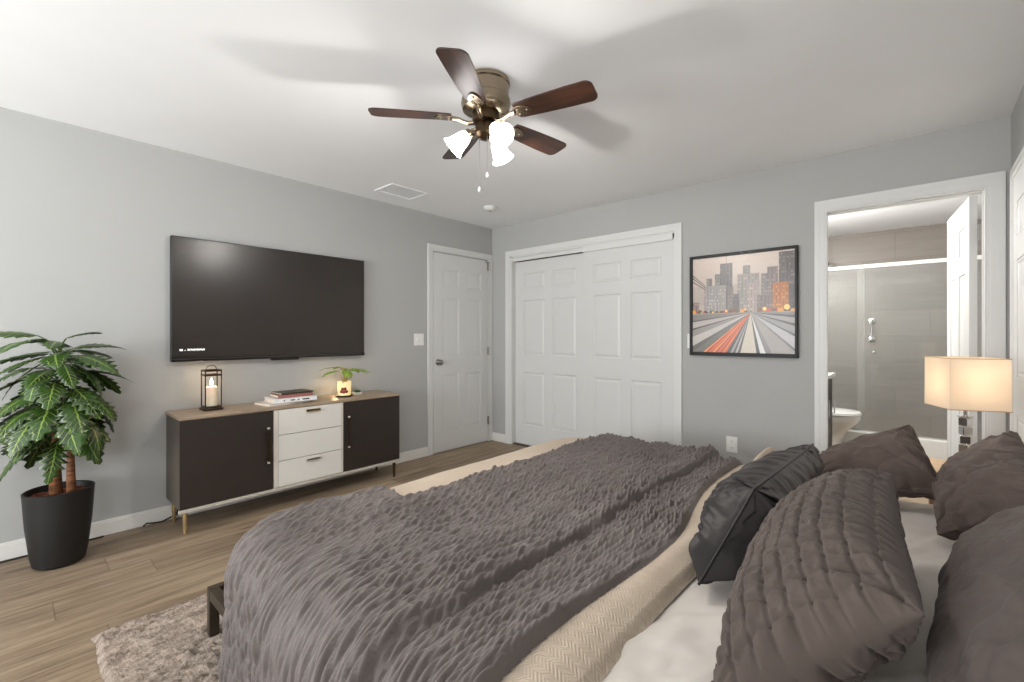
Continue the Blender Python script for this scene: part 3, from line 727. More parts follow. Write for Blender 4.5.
# small plant in the glowing jar, and the dish beside it -----------------------
jx, jy = 0.215, -1.925
jp = thing('jar_plant', 'small palm-like plant in a glowing cream jar on the sideboard', 'potted plant', (jx, jy, ZT))
build('saucer', MB().lathe([(0, 0.0005), (0.062, 0.0005), (0.070, 0.010), (0.066, 0.013), (0, 0.010)], (jx, jy, ZT), (0, 0, 1), 32), M_lant, jp, smooth='angle')
jm = N('glowing_cream_jar'); f = jm.noise(jm.coord('Object'), 9); jm.l(jm.ramp(f, [(0.3, rgb(236, 208, 150)), (0.7, rgb(244, 224, 178))]), jm.b.inputs['Base Color'])
jm.b.inputs['Emission Color'].default_value = (1.0, 0.74, 0.36, 1); jm.b.inputs['Emission Strength'].default_value = 0.55; jm.b.inputs['Roughness'].default_value = 0.25
build('jar', MB().lathe([(0, 0.0105), (0.046, 0.0105), (0.050, 0.018), (0.054, 0.118), (0.054, 0.124), (0.050, 0.124), (0.048, 0.110), (0, 0.108)], (jx, jy, ZT), (0, 0, 1), 36), jm.m, jp, smooth='angle')
# red-brown band of round fruit-like blobs printed on the jar, facing the room
mb = MB()
va = math.atan2(-3.74-jy, 3.67-jx)
for k, (da, z, r) in enumerate(((-0.42, 0.045, 0.013), (-0.05, 0.043, 0.014), (0.32, 0.045, 0.013), (-0.25, 0.066, 0.012), (0.12, 0.067, 0.012))):
    a = va+da; mb.lathe([(r, -0.001), (r, 0.002), (r*0.7, 0.004), (0, 0.005)], (jx+0.0515*math.cos(a), jy+0.0515*math.sin(a), ZT+z), (math.cos(a), math.sin(a), 0.04), 16)
build('red_motif', mb, plain('red_brown_glaze', rgb(128, 52, 30), 0.4), jp, smooth=True)
V, F, UV = [], [], []; st2 = MB(); random.seed(4)
for k in range(10):
    yaw = k*2*PI/10+random.uniform(-.25, .25); rr = random.uniform(.03, .055); top = Vector((jx+rr*math.cos(yaw), jy+rr*math.sin(yaw), ZT+0.215+random.uniform(-.015, .02)))
    st2.tube([(jx+0.015*math.cos(yaw), jy+0.015*math.sin(yaw), ZT+0.108), (jx+0.6*rr*math.cos(yaw), jy+0.6*rr*math.sin(yaw), ZT+0.165), top], [0.0035, 0.003, 0.002], 6)
    add_leaf(V, F, UV, top, yaw, random.uniform(-.05, .25), random.uniform(-.3, .3), random.uniform(.13, .20), 0.07, 5, 0.35, .2, .3)
build('stem', st2, plain('yellow_stem', rgb(196, 164, 84), 0.5), jp, smooth=True)
leaves_obj('foliage', V, F, UV, leaf_mat('lime_leaf', rgb(88, 120, 36), rgb(142, 168, 60), rgb(196, 206, 110)), jp)
V, F, UV = [], [], []
for k in range(26):
    a = random.random()*2*PI; r = random.uniform(.01, .042)
    add_leaf(V, F, UV, Vector((jx+r*math.cos(a), jy+r*math.sin(a), ZT+0.106)), a, random.uniform(.5, 1.2), 0, random.uniform(.02, .035), .016, 2, .5, .2, .1)
leaves_obj('moss', V, F, UV, leaf_mat('moss_leaf', rgb(34, 44, 18), rgb(60, 74, 28), rgb(84, 98, 44)), jp)
lamp('jar_back_fill', 'POINT', (jx-0.09, jy-0.02, ZT+0.06), 0.5, (1.0, 0.70, 0.36), size=0.03)  # lamp added behind the jar to throw a warm glow on the wall
dx_, dy_ = 0.17, -1.785
dp = thing('succulent_dish', 'tiny green succulent in a white dish right of the glowing jar', 'potted plant', (dx_, dy_, ZT))
build('dish', MB().lathe([(0, 0.0005), (0.036, 0.0005), (0.046, 0.018), (0.044, 0.020), (0.034, 0.010), (0, 0.009)], (dx_, dy_, ZT), (0, 0, 1), 28), M_plate, dp, smooth='angle')
V, F, UV = [], [], []
for k in range(14):
    a = k*2.4; add_leaf(V, F, UV, Vector((dx_, dy_, ZT+0.010)), a, 0.5+0.05*k, 0, .052-.0012*k, .02, 2, .2, .2, .0)
leaves_obj('foliage', V, F, UV, leaf_mat('succulent_leaf', rgb(46, 92, 60), rgb(80, 130, 84), rgb(120, 160, 110)), dp)

# power cables on the floor by the baseboard
M_cab = plain('black_cable', rgb(24, 23, 23), 0.5)
tag(build('power_cable', MB().tube([(0.02, -4.2, 0.007), (0.04, -3.9, 0.007), (0.055, -3.77, 0.007), (0.05, -3.66, 0.007), (0.045, -3.5, 0.007), (0.04, -3.36, 0.007)], 0.005, 8), M_cab, smooth=True), 'black cable lying along the baseboard behind the black plant pot', 'cable')
tag(build('power_cable', MB().tube([(0.045, -3.175, 0.008), (0.05, -3.16, 0.024), (0.06, -3.13, 0.020), (0.045, -3.08, 0.010), (0.03, -3.00, 0.030), (0.024, -2.985, 0.095), (0.0125, -2.985, 0.13), (0.0125, -2.985, 0.30)], 0.005, 8), M_cab, smooth=True), 'black cord looping on the floor by the left leg of the sideboard', 'cable')

# ------------------------------------------------------------------ CITY PICTURE
pc = thing('city_picture', 'black-framed print of city towers above orange rail lights on the back wall', 'picture', (2.663, 0, 1.05))
qx0, qx1, qz0, qz1 = 2.285, 3.040, 1.050, 1.848
fw_ = 0.028
mb = MB().box(qx0, qx0+fw_*0.8, -0.034, -0.001, qz0, qz1).box(qx1-fw_*0.6, qx1, -0.034, -0.001, qz0, qz1).box(qx0+fw_*0.8, qx1-fw_*0.6, -0.034, -0.001, qz1-fw_*0.8, qz1).box(qx0+fw_*0.8, qx1-fw_*0.6, -0.034, -0.001, qz0, qz0+fw_)
build('frame', mb, plain('black_picture_frame', rgb(12, 11, 11), 0.4, spec=0.25), pc, bevel=0.002)
# the printed scene: flat layered polygons with their own ink colours
polys = []
def P_(col, pts): polys.append((col, pts))
def R_(col, a0, a1, b0, b1): P_(col, [(a0, b0), (a1, b0), (a1, b1), (a0, b1)])
for k in range(10): R_(tuple(np.array([214, 200, 190])*(1-k/9)+np.array([190, 178, 170])*(k/9)*1.0) if k > 4 else (222-2*k, 208-2*k, 198-2*k), 0, 1, 1-0.06*(k+1), 1-0.06*k)
R_((206, 190, 178), 0, 1, 0.38, 0.5)
random.seed(21)
def tower(a0, a1, top, col, win=None):
    R_(col, a0, a1, 0.40, top)
    n = max(2, int((a1-a0)/0.016))
    for i in range(n):
        if i % 2 == 0: R_(tuple(c*random.uniform(.78, .95) for c in col), a0+(a1-a0)*i/n, a0+(a1-a0)*(i+0.5)/n, 0.41, top-0.012)
    for j in range(int((top-0.42)/0.035)):
        for i in range(n):
            if random.random() < 0.3: R_(win or tuple(min(255, c*1.22) for c in col), a0+(a1-a0)*(i+0.2)/n, a0+(a1-a0)*(i+0.7)/n, 0.43+0.035*j, 0.448+0.035*j)
g1, g2, g3 = (150, 142, 138), (128, 121, 119), (172, 163, 157)
tower(0.0, 0.07, 0.53, (160, 140, 132)); tower(0.15, 0.21, 0.78, g1); tower(0.24, 0.32, 0.82, g1); tower(0.295, 0.42, 0.925, g2)
R_(g2, 0.355, 0.359, 0.92, 1.0)
tower(0.47, 0.50, 0.80, g3); tower(0.525, 0.595, 0.885, g1); tower(0.48, 0.68, 0.80, g3); tower(0.70, 0.76, 0.79, g1); tower(0.755, 0.85, 0.85, (150, 138, 130)); tower(0.86, 1.0, 0.985, (118, 110, 106), (170, 158, 148))
tower(0.13, 0.355, 0.70, (176, 170, 168), (216, 208, 200)); tower(0.36, 0.43, 0.68, (150, 138, 132)); tower(0.43, 0.49, 0.60, g2); tower(0.57, 0.67, 0.70, (186, 172, 164)); tower(0.66, 0.80, 0.58, (146, 132, 124))
tower(0.80, 0.945, 0.69, (196, 132, 52), (236, 180, 88)); tower(0.945, 1.0, 0.66, (96, 84, 74))
for k in range(46):
    a = random.random(); s = random.uniform(.012, .035); P_(random.choice([(92, 74, 40), (150, 96, 40), (236, 178, 70), (120, 104, 60), (200, 90, 70)]), [(a-s, 0.40), (a+s, 0.40), (a+s*.6, 0.40+s*1.5), (a-s*.6, 0.40+s*1.3)])
for a, b, s in ((0.93, 0.45, .028), (0.73, 0.44, .02), (0.36, 0.43, .014), (0.55, 0.44, .012), (0.22, 0.42, .01)):
    P_((255, 222, 130), [(a+s*math.cos(q), b+s*math.sin(q)) for q in np.linspace(0, 2*PI, 9)[:-1]])
# rail yard
R_((178, 170, 164), 0, 1, 0.0, 0.41)
vx, vz = 0.60, 0.405
def ray_(col, xb0, xb1, t0=1.0, t1=0.0):  # wedge from the bottom edge to the vanishing point
    f = lambda xb, t: (vx+(xb-vx)*t, vz+(0-vz)*t)
    P_(col, [f(xb0, t0), f(xb1, t0), f(xb1, max(t1, .02)), f(xb0, max(t1, .02))])
def clipped(col, z_l, z_r):               # wedge toward the left edge
    P_(col, [(0, z_l), (0, z_r), (vx, vz)])
def clipr(col, z_l, z_r): P_(col, [(1, z_l), (1, z_r), (vx, vz)])
clipped((150, 142, 136), 0.40, 0.33); clipped((110, 102, 98), 0.335, 0.318); clipped((196, 188, 182), 0.318, 0.25); clipped((92, 86, 82), 0.25, 0.232); clipped((168, 160, 154), 0.232, 0.16); clipped((206, 200, 194), 0.16, 0.06); clipped((120, 116, 106), 0.06, 0.0)
ray_((134, 130, 122), -0.02, 0.12); ray_((216, 112, 40), 0.11, 0.36); 
for k in range(9): a = 0.125+0.025*k; ray_(random.choice([(255, 170, 84), (236, 132, 46), (190, 84, 30), (255, 208, 140)]), a, a+0.010, 1, random.uniform(0, .3))
ray_((84, 78, 76), 0.36, 0.40); ray_((176, 170, 166), 0.40, 0.43); ray_((96, 90, 88), 0.43, 0.45); ray_((190, 184, 178), 0.45, 0.475); ray_((92, 86, 84), 0.475, 0.50)
ray_((216, 206, 190), 0.50, 0.655); ray_((70, 64, 62), 0.655, 0.69); ray_((226, 224, 222), 0.69, 0.74); ray_((150, 146, 144), 0.74, 0.80)
clipr((150, 142, 136), 0.40, 0.36); clipr((96, 90, 86), 0.37, 0.345); clipr((178, 172, 168), 0.345, 0.29); clipr((88, 82, 80), 0.29, 0.265); clipr((170, 166, 164), 0.265, 0.19); clipr((108, 102, 100), 0.19, 0.165); clipr((196, 194, 194), 0.165, 0.05); clipr((120, 116, 116), 0.05, 0.02)
for z0_, z1_ in ((0.83, 0.70), (0.80, 0.68), (0.76, 0.66)): P_((96, 86, 82), [(0, z0_), (0, z0_-0.012), (0.14, z1_), (0.14, z1_+0.006)])
ax0, ax1, az0, az1 = qx0+fw_*0.8, qx1-fw_*0.6, qz0+fw_, qz1-fw_*0.8
me = bpy.data.meshes.new('print'); vs = []; fs = []; cs = []
for k, (col, pts) in enumerate(polys):
    o = len(vs)
    for a, b in pts:
        a = min(1, max(0, a)); b = min(1, max(0, b))
        vs.append((ax0+(ax1-ax0)*a-2.663, -0.0200-0.000012*k, az0+(az1-az0)*b-1.05))
    fs.append(tuple(range(o, o+len(pts)))); cs += [tuple(lin(min(255, c)) for c in col)+(1,)]*len(pts)
me.from_pydata(vs, [], fs)
ca_ = me.color_attributes.new('ink', 'FLOAT_COLOR', 'CORNER')
for i, c in enumerate(cs): ca_.data[i].color = c
pm = N('printed_ink'); at = pm.n('ShaderNodeVertexColor', _layer_name='ink')
nz = pm.noise(pm.coord('Object'), 60, 4); mx = pm.n('ShaderNodeMix', _data_type='RGBA', _blend_type='MULTIPLY'); mx.inputs['Factor'].default_value = 0.3
gm = pm.n('ShaderNodeGamma', Gamma=1.35); pm.l(at.outputs['Color'], gm.inputs['Color']); pm.l(gm.outputs[0], mx.inputs['A']); pm.l(pm.ramp(nz, [(0.3, (0.72, 0.72, 0.72, 1)), (0.65, (1, 1, 1, 1))]), mx.inputs['B']); pm.l(mx.outputs['Result'], pm.b.inputs['Base Color'])
pm.b.inputs['Roughness'].default_value = 0.3
me.materials.append(pm.m); pr_o = link('print', me, pc)
build('backing', MB().box(qx0+0.01, qx1-0.01, -0.0195, -0.002, qz0+0.01, qz1-0.01), plain('backing_board', rgb(180, 176, 170), 0.8), pc)

# ------------------------------------------------------------------ BATHROOM FITTINGS
M_porc = plain('white_porcelain', rgb(236, 236, 232), 0.12, vary=0.01)
sh = thing('shower_enclosure', 'glass sliding shower enclosure with white header rail in the bathroom', 'shower', (3.3, 2.38, 0))
build('header_rail', MB().box(BX0+0.001, BX1-0.001, 2.355, 2.405, 1.925, 1.965), plain('satin_white_rail', rgb(228, 228, 224), 0.25), sh, bevel=0.004)
build('curb', MB().box(BX0+0.001, BX1-0.001, 2.31, 2.43, 0.001, 0.185), M_porc, sh, bevel=0.012, seg=3)
build('floor_guide', MB().box(BX0+0.001, BX1-0.001, 2.372, 2.392, 0.186, 0.20), M_chrome, sh)
M_sg = glass_mat('shower_glass', (0.95, 0.96, 0.95, 1), 0.01, 0.03, 0.08)
p1 = build('glass_panel', MB().box(BX0+0.01, 3.245, 2.386, 2.394, 0.20, 1.925), M_sg, sh)
p2 = build('glass_panel', MB().box(3.18, BX1-0.01, 2.366, 2.374, 0.20, 1.925), M_sg, sh)
hb = MB().tube([(3.306, 2.325, z) for z in (1.15, 1.20, 1.25, 1.30, 1.375)], 0.009, 12)
for z in (1.165, 1.360): hb.lathe([(0.030, 0), (0.030, 0.008), (0.018, 0.012), (0.011, 0.014), (0.011, 0.042), (0, 0.042)], (3.306, 2.365, z), (0, -1, 0), 24)
build('pull_handle', hb, M_chrome, p2, smooth='angle')
build('knob', MB().lathe([(0, 0), (0.014, 0), (0.017, 0.012), (0.014, 0.022), (0, 0.024)], (3.322, 2.365, 1.034), (0, -1, 0), 20), M_chrome, p2, smooth='angle')
hd = thing('shower_sprayer', 'small dark shower head on an arm above the shower rail', 'shower head', (2.52, 2.72, 2.08))
build('arm', MB().tube([(2.501, 2.72, 2.10), (2.66, 2.72, 2.115), (2.78, 2.72, 2.10), (2.83, 2.72, 2.07)], 0.010, 10), M_nickel, hd, smooth=True)
build('spray_head', MB().lathe([(0, 0), (0.014, 0), (0.02, 0.02), (0.045, 0.05), (0.047, 0.06), (0, 0.062)], (2.825, 2.72, 2.075), (0.5, 0, -0.85), 24), M_dbrass, hd, smooth='angle')

to = thing('toilet', 'white toilet beside the glass shower in the bathroom', 'toilet', (2.9, 2.02, 0))
TY = 2.02
def ell(cx_, a, b, z, n=40, back=None): return [(cx_+a*math.cos(2*PI*k/n), TY+b*math.sin(2*PI*k/n), z) for k in range(n)]
def stackrings(rings, capb=True, capt=True):
    n = len(rings[0]); vs = [p for r in rings for p in r]; fs = []
    for i in range(len(rings)-1):
        for k in range(n): fs.append((i*n+k, i*n+(k+1) % n, (i+1)*n+(k+1) % n, (i+1)*n+k))
    if capb: fs.append(tuple(range(n))[::-1])
    if capt: fs.append(tuple((len(rings)-1)*n+k for k in range(n)))
    return MB().add(vs, fs)
build('bowl', stackrings([ell(2.90, 0.19, 0.105, 0.001), ell(2.90, 0.185, 0.10, 0.03), ell(2.91, 0.165, 0.09, 0.12), ell(2.94, 0.185, 0.11, 0.22), ell(2.985, 0.225, 0.155, 0.31), ell(2.998, 0.242, 0.178, 0.365), ell(2.998, 0.242, 0.18, 0.392)]), M_porc, to, smooth='angle')
build('seat', stackrings([ell(2.998, 0.240, 0.182, 0.393), ell(3.0, 0.248, 0.19, 0.402), ell(3.0, 0.246, 0.188, 0.412)]), M_porc, to, smooth='angle')
build('seat_lid', stackrings([ell(2.998, 0.242, 0.186, 0.4125), ell(2.998, 0.247, 0.189, 0.42), ell(2.995, 0.238, 0.18, 0.434), ell(2.97, 0.16, 0.12, 0.440)]), M_porc, to, smooth='angle')
build('tank', MB().box(2.515, 2.69, TY-0.19, TY+0.19, 0.393, 0.74), M_porc, to, bevel=0.02, seg=3)
build('tank_lid', MB().box(2.508, 2.70, TY-0.2, TY+0.2, 0.741, 0.775), M_porc, to, bevel=0.01, seg=3)
build('trapway', MB().box(2.56, 2.76, TY-0.10, TY+0.10, 0.001, 0.392), M_porc, to, bevel=0.03, seg=3)
build('flush_lever', MB().tube([(2.69, TY-0.13, 0.69), (2.705, TY-0.13, 0.69), (2.71, TY-0.07, 0.685)], 0.006, 8), M_chrome, to)

va_ = thing('vanity', 'dark bathroom vanity with white counter at the doorway edge', 'vanity', (2.8, 1.25, 0))
build('cabinet', MB().box(BX0+0.001, 3.045, 0.75, 1.50, 0.001, 0.82), plain('dark_vanity', rgb(42, 37, 35), 0.45), va_, bevel=0.002)
build('counter', MB().box(BX0+0.001, 3.085, 0.73, 1.53, 0.821, 0.855), M_porc, va_, bevel=0.004)
for y0, y1 in ((0.765, 1.12), (1.13, 1.485)):
    dd = build('door', MB().box(3.046, 3.064, y0, y1, 0.09, 0.80), plain('dark_vanity', rgb(42, 37, 35), 0.45), va_, bevel=0.003)
    yk = y1-0.03 if y0 < 0.9 else y1-0.03
    build('handle', MB().tube([(3.064, yk, 0.48), (3.085, yk, 0.48), (3.085, yk, 0.64), (3.064, yk, 0.64)], 0.005, 8), M_chrome, dd)

# ------------------------------------------------------------------ RUG
def rug_mat():
    g = N('shaggy_rug'); v = g.coord('Object', (14, 3.5, 1)); f = g.noise(v, 2.2, 6, 0.65)
    c = g.ramp(f, [(0.30, rgb(104, 90, 80)), (0.44, rgb(150, 136, 124)), (0.58, rgb(176, 162, 149)), (0.72, rgb(164, 136, 116))])
    v2 = g.coord('Object'); f2 = g.noise(v2, 120, 3, 0.7)
    mx = g.n('ShaderNodeMix', _data_type='RGBA', _blend_type='MULTIPLY'); mx.inputs['Factor'].default_value = 0.8
    g.l(c, mx.inputs['A']); g.l(g.ramp(f2, [(0.3, (0.62, 0.6, 0.58, 1)), (0.6, (1, 1, 1, 1))]), mx.inputs['B'])
    g.l(mx.outputs['Result'], g.b.inputs['Base Color']); g.b.inputs['Roughness'].default_value = 1.0
    g.b.inputs['Specular IOR Level'].default_value = 0.1
    g.bump(f2, 0.8, 0.01); return g.m
nx, ny = 300, 420
gx = np.linspace(1.225, 2.7, nx); gy = np.linspace(-3.52, -1.4, ny); X, Y = np.meshgrid(gx, gy, indexing='ij')
edge = np.minimum(np.minimum(X-1.225, 2.7-X), np.minimum(Y+3.52, -1.4-Y))
wob = 0.012*fbm(X*14, Y*14, 5)
Z = 0.003+0.021*sst(0, 0.02, edge)+0.012*fbm(X*60, Y*30, 9, 3)*sst(0, .02, edge)+0.006*fbm(X*160, Y*120, 3, 2)*sst(0, .02, edge)
Xr = X+wob*sst(0.1, 0, edge); Yr = Y+wob*sst(.1, 0, edge)
Z = np.clip(Z, 0.002, None)
rg = grid_obj('area_rug', np.stack([Xr, Yr, Z], -1), rug_mat())
tag(rg, 'beige and taupe shaggy area rug on the wood floor under the bed', 'rug')

# ------------------------------------------------------------------ BED
BXF, BXH, BYN, BYF, ZB = 1.70, 4.00, -3.185, -0.90, 0.445
RR, RP = 0.10, 0.26
def drape(s, t, h):
    """point at thickness h over the mattress for the cloth coordinates s (along x) and t (along y)"""
    qx = np.minimum(0, s-(BXF+RP)); qn = np.minimum(0, t-(BYN+RP)); qf = np.maximum(0, t-(BYF-RP))
    qy = qn+qf; L = np.hypot(qx, qy); Ls = np.maximum(L, 1e-9)
    dx, dy = qx/Ls, qy/Ls
    o = np.maximum(0, L-(RP-RR)); a = np.minimum(o/RR, PI/2); ext = np.maximum(0, o-RR*PI/2)
    base = np.minimum(L, RP-RR)
    out = base+RR*np.sin(a)+0.06*ext+h*np.sin(a)
    x = s-qx+dx*out; y = t-qy+dy*out
    z = ZB-RR*(1-np.cos(a))-ext+h*np.cos(a)
    return np.stack([x, y, z], -1)

bed = thing('platform_bed', 'low dark metal platform bed frame standing on the rug', 'bed', (2.8, -2.05, 0))
M_frame = plain('dark_bronze_metal', rgb(74, 66, 56), 0.4, 0.7, vary=0.08)
fx0, fx1, fy0, fy1 = 1.572, 4.02, -3.215, -0.905
mb = MB().box(fx0, fx0+0.035, fy0, fy1, 0.172, 0.214).box(fx0+0.035, fx1, fy0, fy0+0.035, 0.172, 0.214).box(fx0+0.035, fx1, fy1-0.035, fy1, 0.172, 0.214).box(fx1-0.035, fx1, fy0+0.035, fy1-0.035, 0.172, 0.214)
build('side_rail', mb, M_frame, bed, bevel=0.003)
for x, y in ((fx0, fy0), (fx0, fy1-0.035), (fx1-0.035, fy0), (fx1-0.035, fy1-0.035)):
    zl = 0.026 if x < 2 and y < -2 else 0.001
    build('leg', MB().box(x, x+0.035, y, y+0.035, zl, 0.1715), M_frame, bed, bevel=0.003)
mb = MB()
for k in range(14): x = fx0+0.12+k*0.165; mb.box(x, x+0.06, fy0+0.036, fy1-0.036, 0.176, 0.192)
build('slats', mb, M_black, bed)
mt = tag(build('mattress', MB().box(BXF+0.012, BXH-0.01, BYN+0.012, BYF-0.012, 0.2145, ZB-0.012), plain('mattress_ticking', rgb(222, 218, 210), 0.8), bevel=0.06, seg=4), 'thick mattress on the dark metal frame, hidden under white sheet and quilt', 'mattress')

def cloth(name, col, col2, rough=0.9, sheen=0.2, weave=350, wb=0.25, extra=None):
    g = N(name); v = g.coord('Object'); f = g.noise(v, 5, 4)
    g.l(g.ramp(f, [(0.3, col), (0.7, col2)]), g.b.inputs['Base Color'])
    g.b.inputs['Roughness'].default_value = rough; g.b.inputs['Specular IOR Level'].default_value = 0.2
    g.b.inputs['Sheen Weight'].default_value = sheen*0.3
    h = g.noise(v, weave, 2)
    if extra: h = extra(g, h)
    g.bump(h, wb, 0.003); return g.m

# white fitted sheet
s = np.linspace(BXF-0.18, BXH-0.01, 300); t = np.linspace(BYN-0.24, BYF+0.22, 260); S, Tt = np.meshgrid(s, t, indexing='ij')
hh = 0.002+sst(2.3, 2.9, S)*(0.002+0.010*np.abs(fbm(S*5+0.6*Tt, Tt*2.2, 31, 3))+0.022*np.maximum(0, fbm(S*9-Tt*5, Tt*4+S*3, 77, 3)))
tag(grid_obj('fitted_sheet', drape(S, Tt, hh), cloth('white_cotton', rgb(204, 196, 188), rgb(213, 206, 198), wb=0.1)), 'white cotton sheet showing between blanket and pillows', 'bed sheet')

# cream knit blanket
def herring(g, h):
    tc = g.n('ShaderNodeTexCoord'); sp = g.n('ShaderNodeSeparateXYZ'); g.l(tc.outputs['UV'], sp.inputs[0])
    zz = g.math('ABSOLUTE', g.math('SUBTRACT', g.math('FRACT', g.math('MULTIPLY', sp.outputs['Y'], 24.0)), 0.5))
    w_ = g.math('SINE', g.math('MULTIPLY', g.math('ADD', sp.outputs['X'], g.math('MULTIPLY', zz, 0.034)), 620.0))
    return g.math('ADD', g.math('MULTIPLY', w_, 0.5), g.math('MULTIPLY', h, 0.6))
M_blank = cloth('cream_knit', rgb(184, 168, 150), rgb(194, 179, 160), 0.95, 0.3, 220, 0.55, herring)
n1, n2 = 360, 330
u = np.linspace(0, 1, n1); t = np.linspace(BYN-0.27, BYF+0.22, n2); U, Tt = np.meshgrid(u, t, indexing='ij')
def blanket_h(S, Tt, headx):
    dh = headx-S
    ridge = np.exp(-((dh-0.075)/0.055)**2)
    fold2 = np.exp(-((dh-0.17)/0.05)**2)
    rise = 0.030+0.10*sst(-2.0, -1.15, Tt)
    hh = 0.018+rise*ridge+0.016*fold2+0.010*fbm(S*4, Tt*2.3, 12, 3)
    return hh*sst(-0.001, 0.022, dh)+0.014
def head_edge(Tt): return 3.165+0.012*np.sin(Tt*3.1)-0.02*sst(-2.2, -1.2, Tt)
headx = head_edge(Tt) #+0.012*np.sin(Tt*3.1)-0.02*sst(-2.2, -1.2, Tt)
S = (BXF-0.20)+(headx-(BXF-0.20))*U
hh = blanket_h(S, Tt, headx)
tag(grid_obj('knit_blanket', drape(S, Tt, hh), M_blank, uv=np.stack([S, Tt], -1)), 'cream knitted blanket under the quilt, showing at the foot and along the sheet', 'blanket')

# dark quilt: folded bands
ns_, nt_ = 660, 640
s = np.linspace(BXF-0.36, 3.08, ns_); t = np.linspace(BYN-0.50, BYF+0.34, nt_); S, Tt = np.meshgrid(s, t, indexing='ij')
foldA = 2.045+0.20*sst(-2.62, -3.05, Tt)+0.10*sst(-3.0, -3.6, Tt)+0.010*fbm(Tt*4, Tt*0+2, 3, 2)
foldB = 2.790+0.014*fbm(Tt*3, Tt*0+5, 4, 2)
headq = 2.905+0.135*sst(-0.95, -2.5, Tt)+0.02*np.sin(Tt*5)
footy = -2.545+0.01*np.sin(S*9)
step = lambda d, wd: sst(-wd, wd*0.4, d)
base = np.maximum(0.022, blanket_h(S, Tt, head_edge(Tt)))+0.012
layer2 = (0.024+0.016*sst(-2.5, -2.9, Tt))*step(S-foldA, 0.018)+0.012*np.exp(-((S-foldA-0.03)/0.03)**2)
dB = S-foldB
layer3 = -0.022*step(dB, 0.012)+0.020*np.exp(-((dB+0.045)/0.04)**2)*(dB < 0.012)-0.010*np.exp(-(dB/0.010)**2)
# soft secondary folds running across the bed
soft = 0.012*np.exp(-((S-2.30-0.05*np.sin(Tt*2))/0.05)**2)*sst(-3.2, -2.4, Tt)+0.010*np.exp(-((S-2.55+0.08*(Tt+2))/0.04)**2)+0.016*fbm(S*3.2, Tt*1.4, 41, 3)+0.010*np.exp(-((S-2.885-0.04*np.sin(Tt*3))/0.03)**2)
# quilting: stitch rows along t with puckers
pitch = 0.023
sw = S+0.006*fbm(Tt*7, S*3, 51, 3)+0.010*fbm(Tt*2.2, S*1.2, 58, 2)
ph = sw/pitch; row = np.floor(ph); fr = ph-row
puff = np.sqrt(np.clip(1-(2*fr-1)**2, 0, 1))
cell = Tt/0.036+7.31*_hash(row, row*0, 61)*9+1.2*vn(Tt*9, row*1.7, 62)+fr*1.3
notch = np.abs(np.sin(PI*cell))**0.45; cid = np.floor(cell)
rnd = _hash(row, cid, 63)
rel = 0.0185*(0.16+0.84*puff)*(0.32+0.68*notch)*(0.40+1.0*rnd)
big = 0.6+0.9*(vn(S*4, Tt*3, 64)+0.5)
soft = soft+0.022*sst(-2.9, -3.35, Tt)*fbm(S*6+2, Tt*0.8, 90, 2)-0.014*np.exp(-((S-foldA+0.012)/0.012)**2)
micro = rel*big+0.005*fbm(S*36+Tt*14, Tt*24, 71, 3)
hq = base+layer2+layer3+soft+micro
# borders: slump to the blanket
edge_h = headq-S
inner = np.maximum(S-foldA+0.012, footy-Tt)      # >0 where cloth exists
edge = np.minimum(edge_h, inner)
edge = np.minimum(edge, np.minimum(Tt-(BYN-0.495), S-(BXF-0.355)))
hq = (base-0.010)+(hq-base+0.010)*sst(0.0, 0.016, edge)
keep = edge > -0.001
mask = keep[:-1, :-1] & keep[1:, :-1] & keep[:-1, 1:] & keep[1:, 1:]
M_quilt = cloth('charcoal_quilt', rgb(94, 86, 83), rgb(105, 96, 92), 0.6, 0.5, 160, 0.45); M_quilt.node_tree.nodes['Principled BSDF'].inputs['Specular IOR Level'].default_value = 0.35
tag(grid_obj('quilt', drape(S, Tt, hq), M_quilt, mask=mask, uv=np.stack([S, Tt], -1)), 'grey-brown ruched quilt spread across the bed and hanging over the near corner', 'quilt')

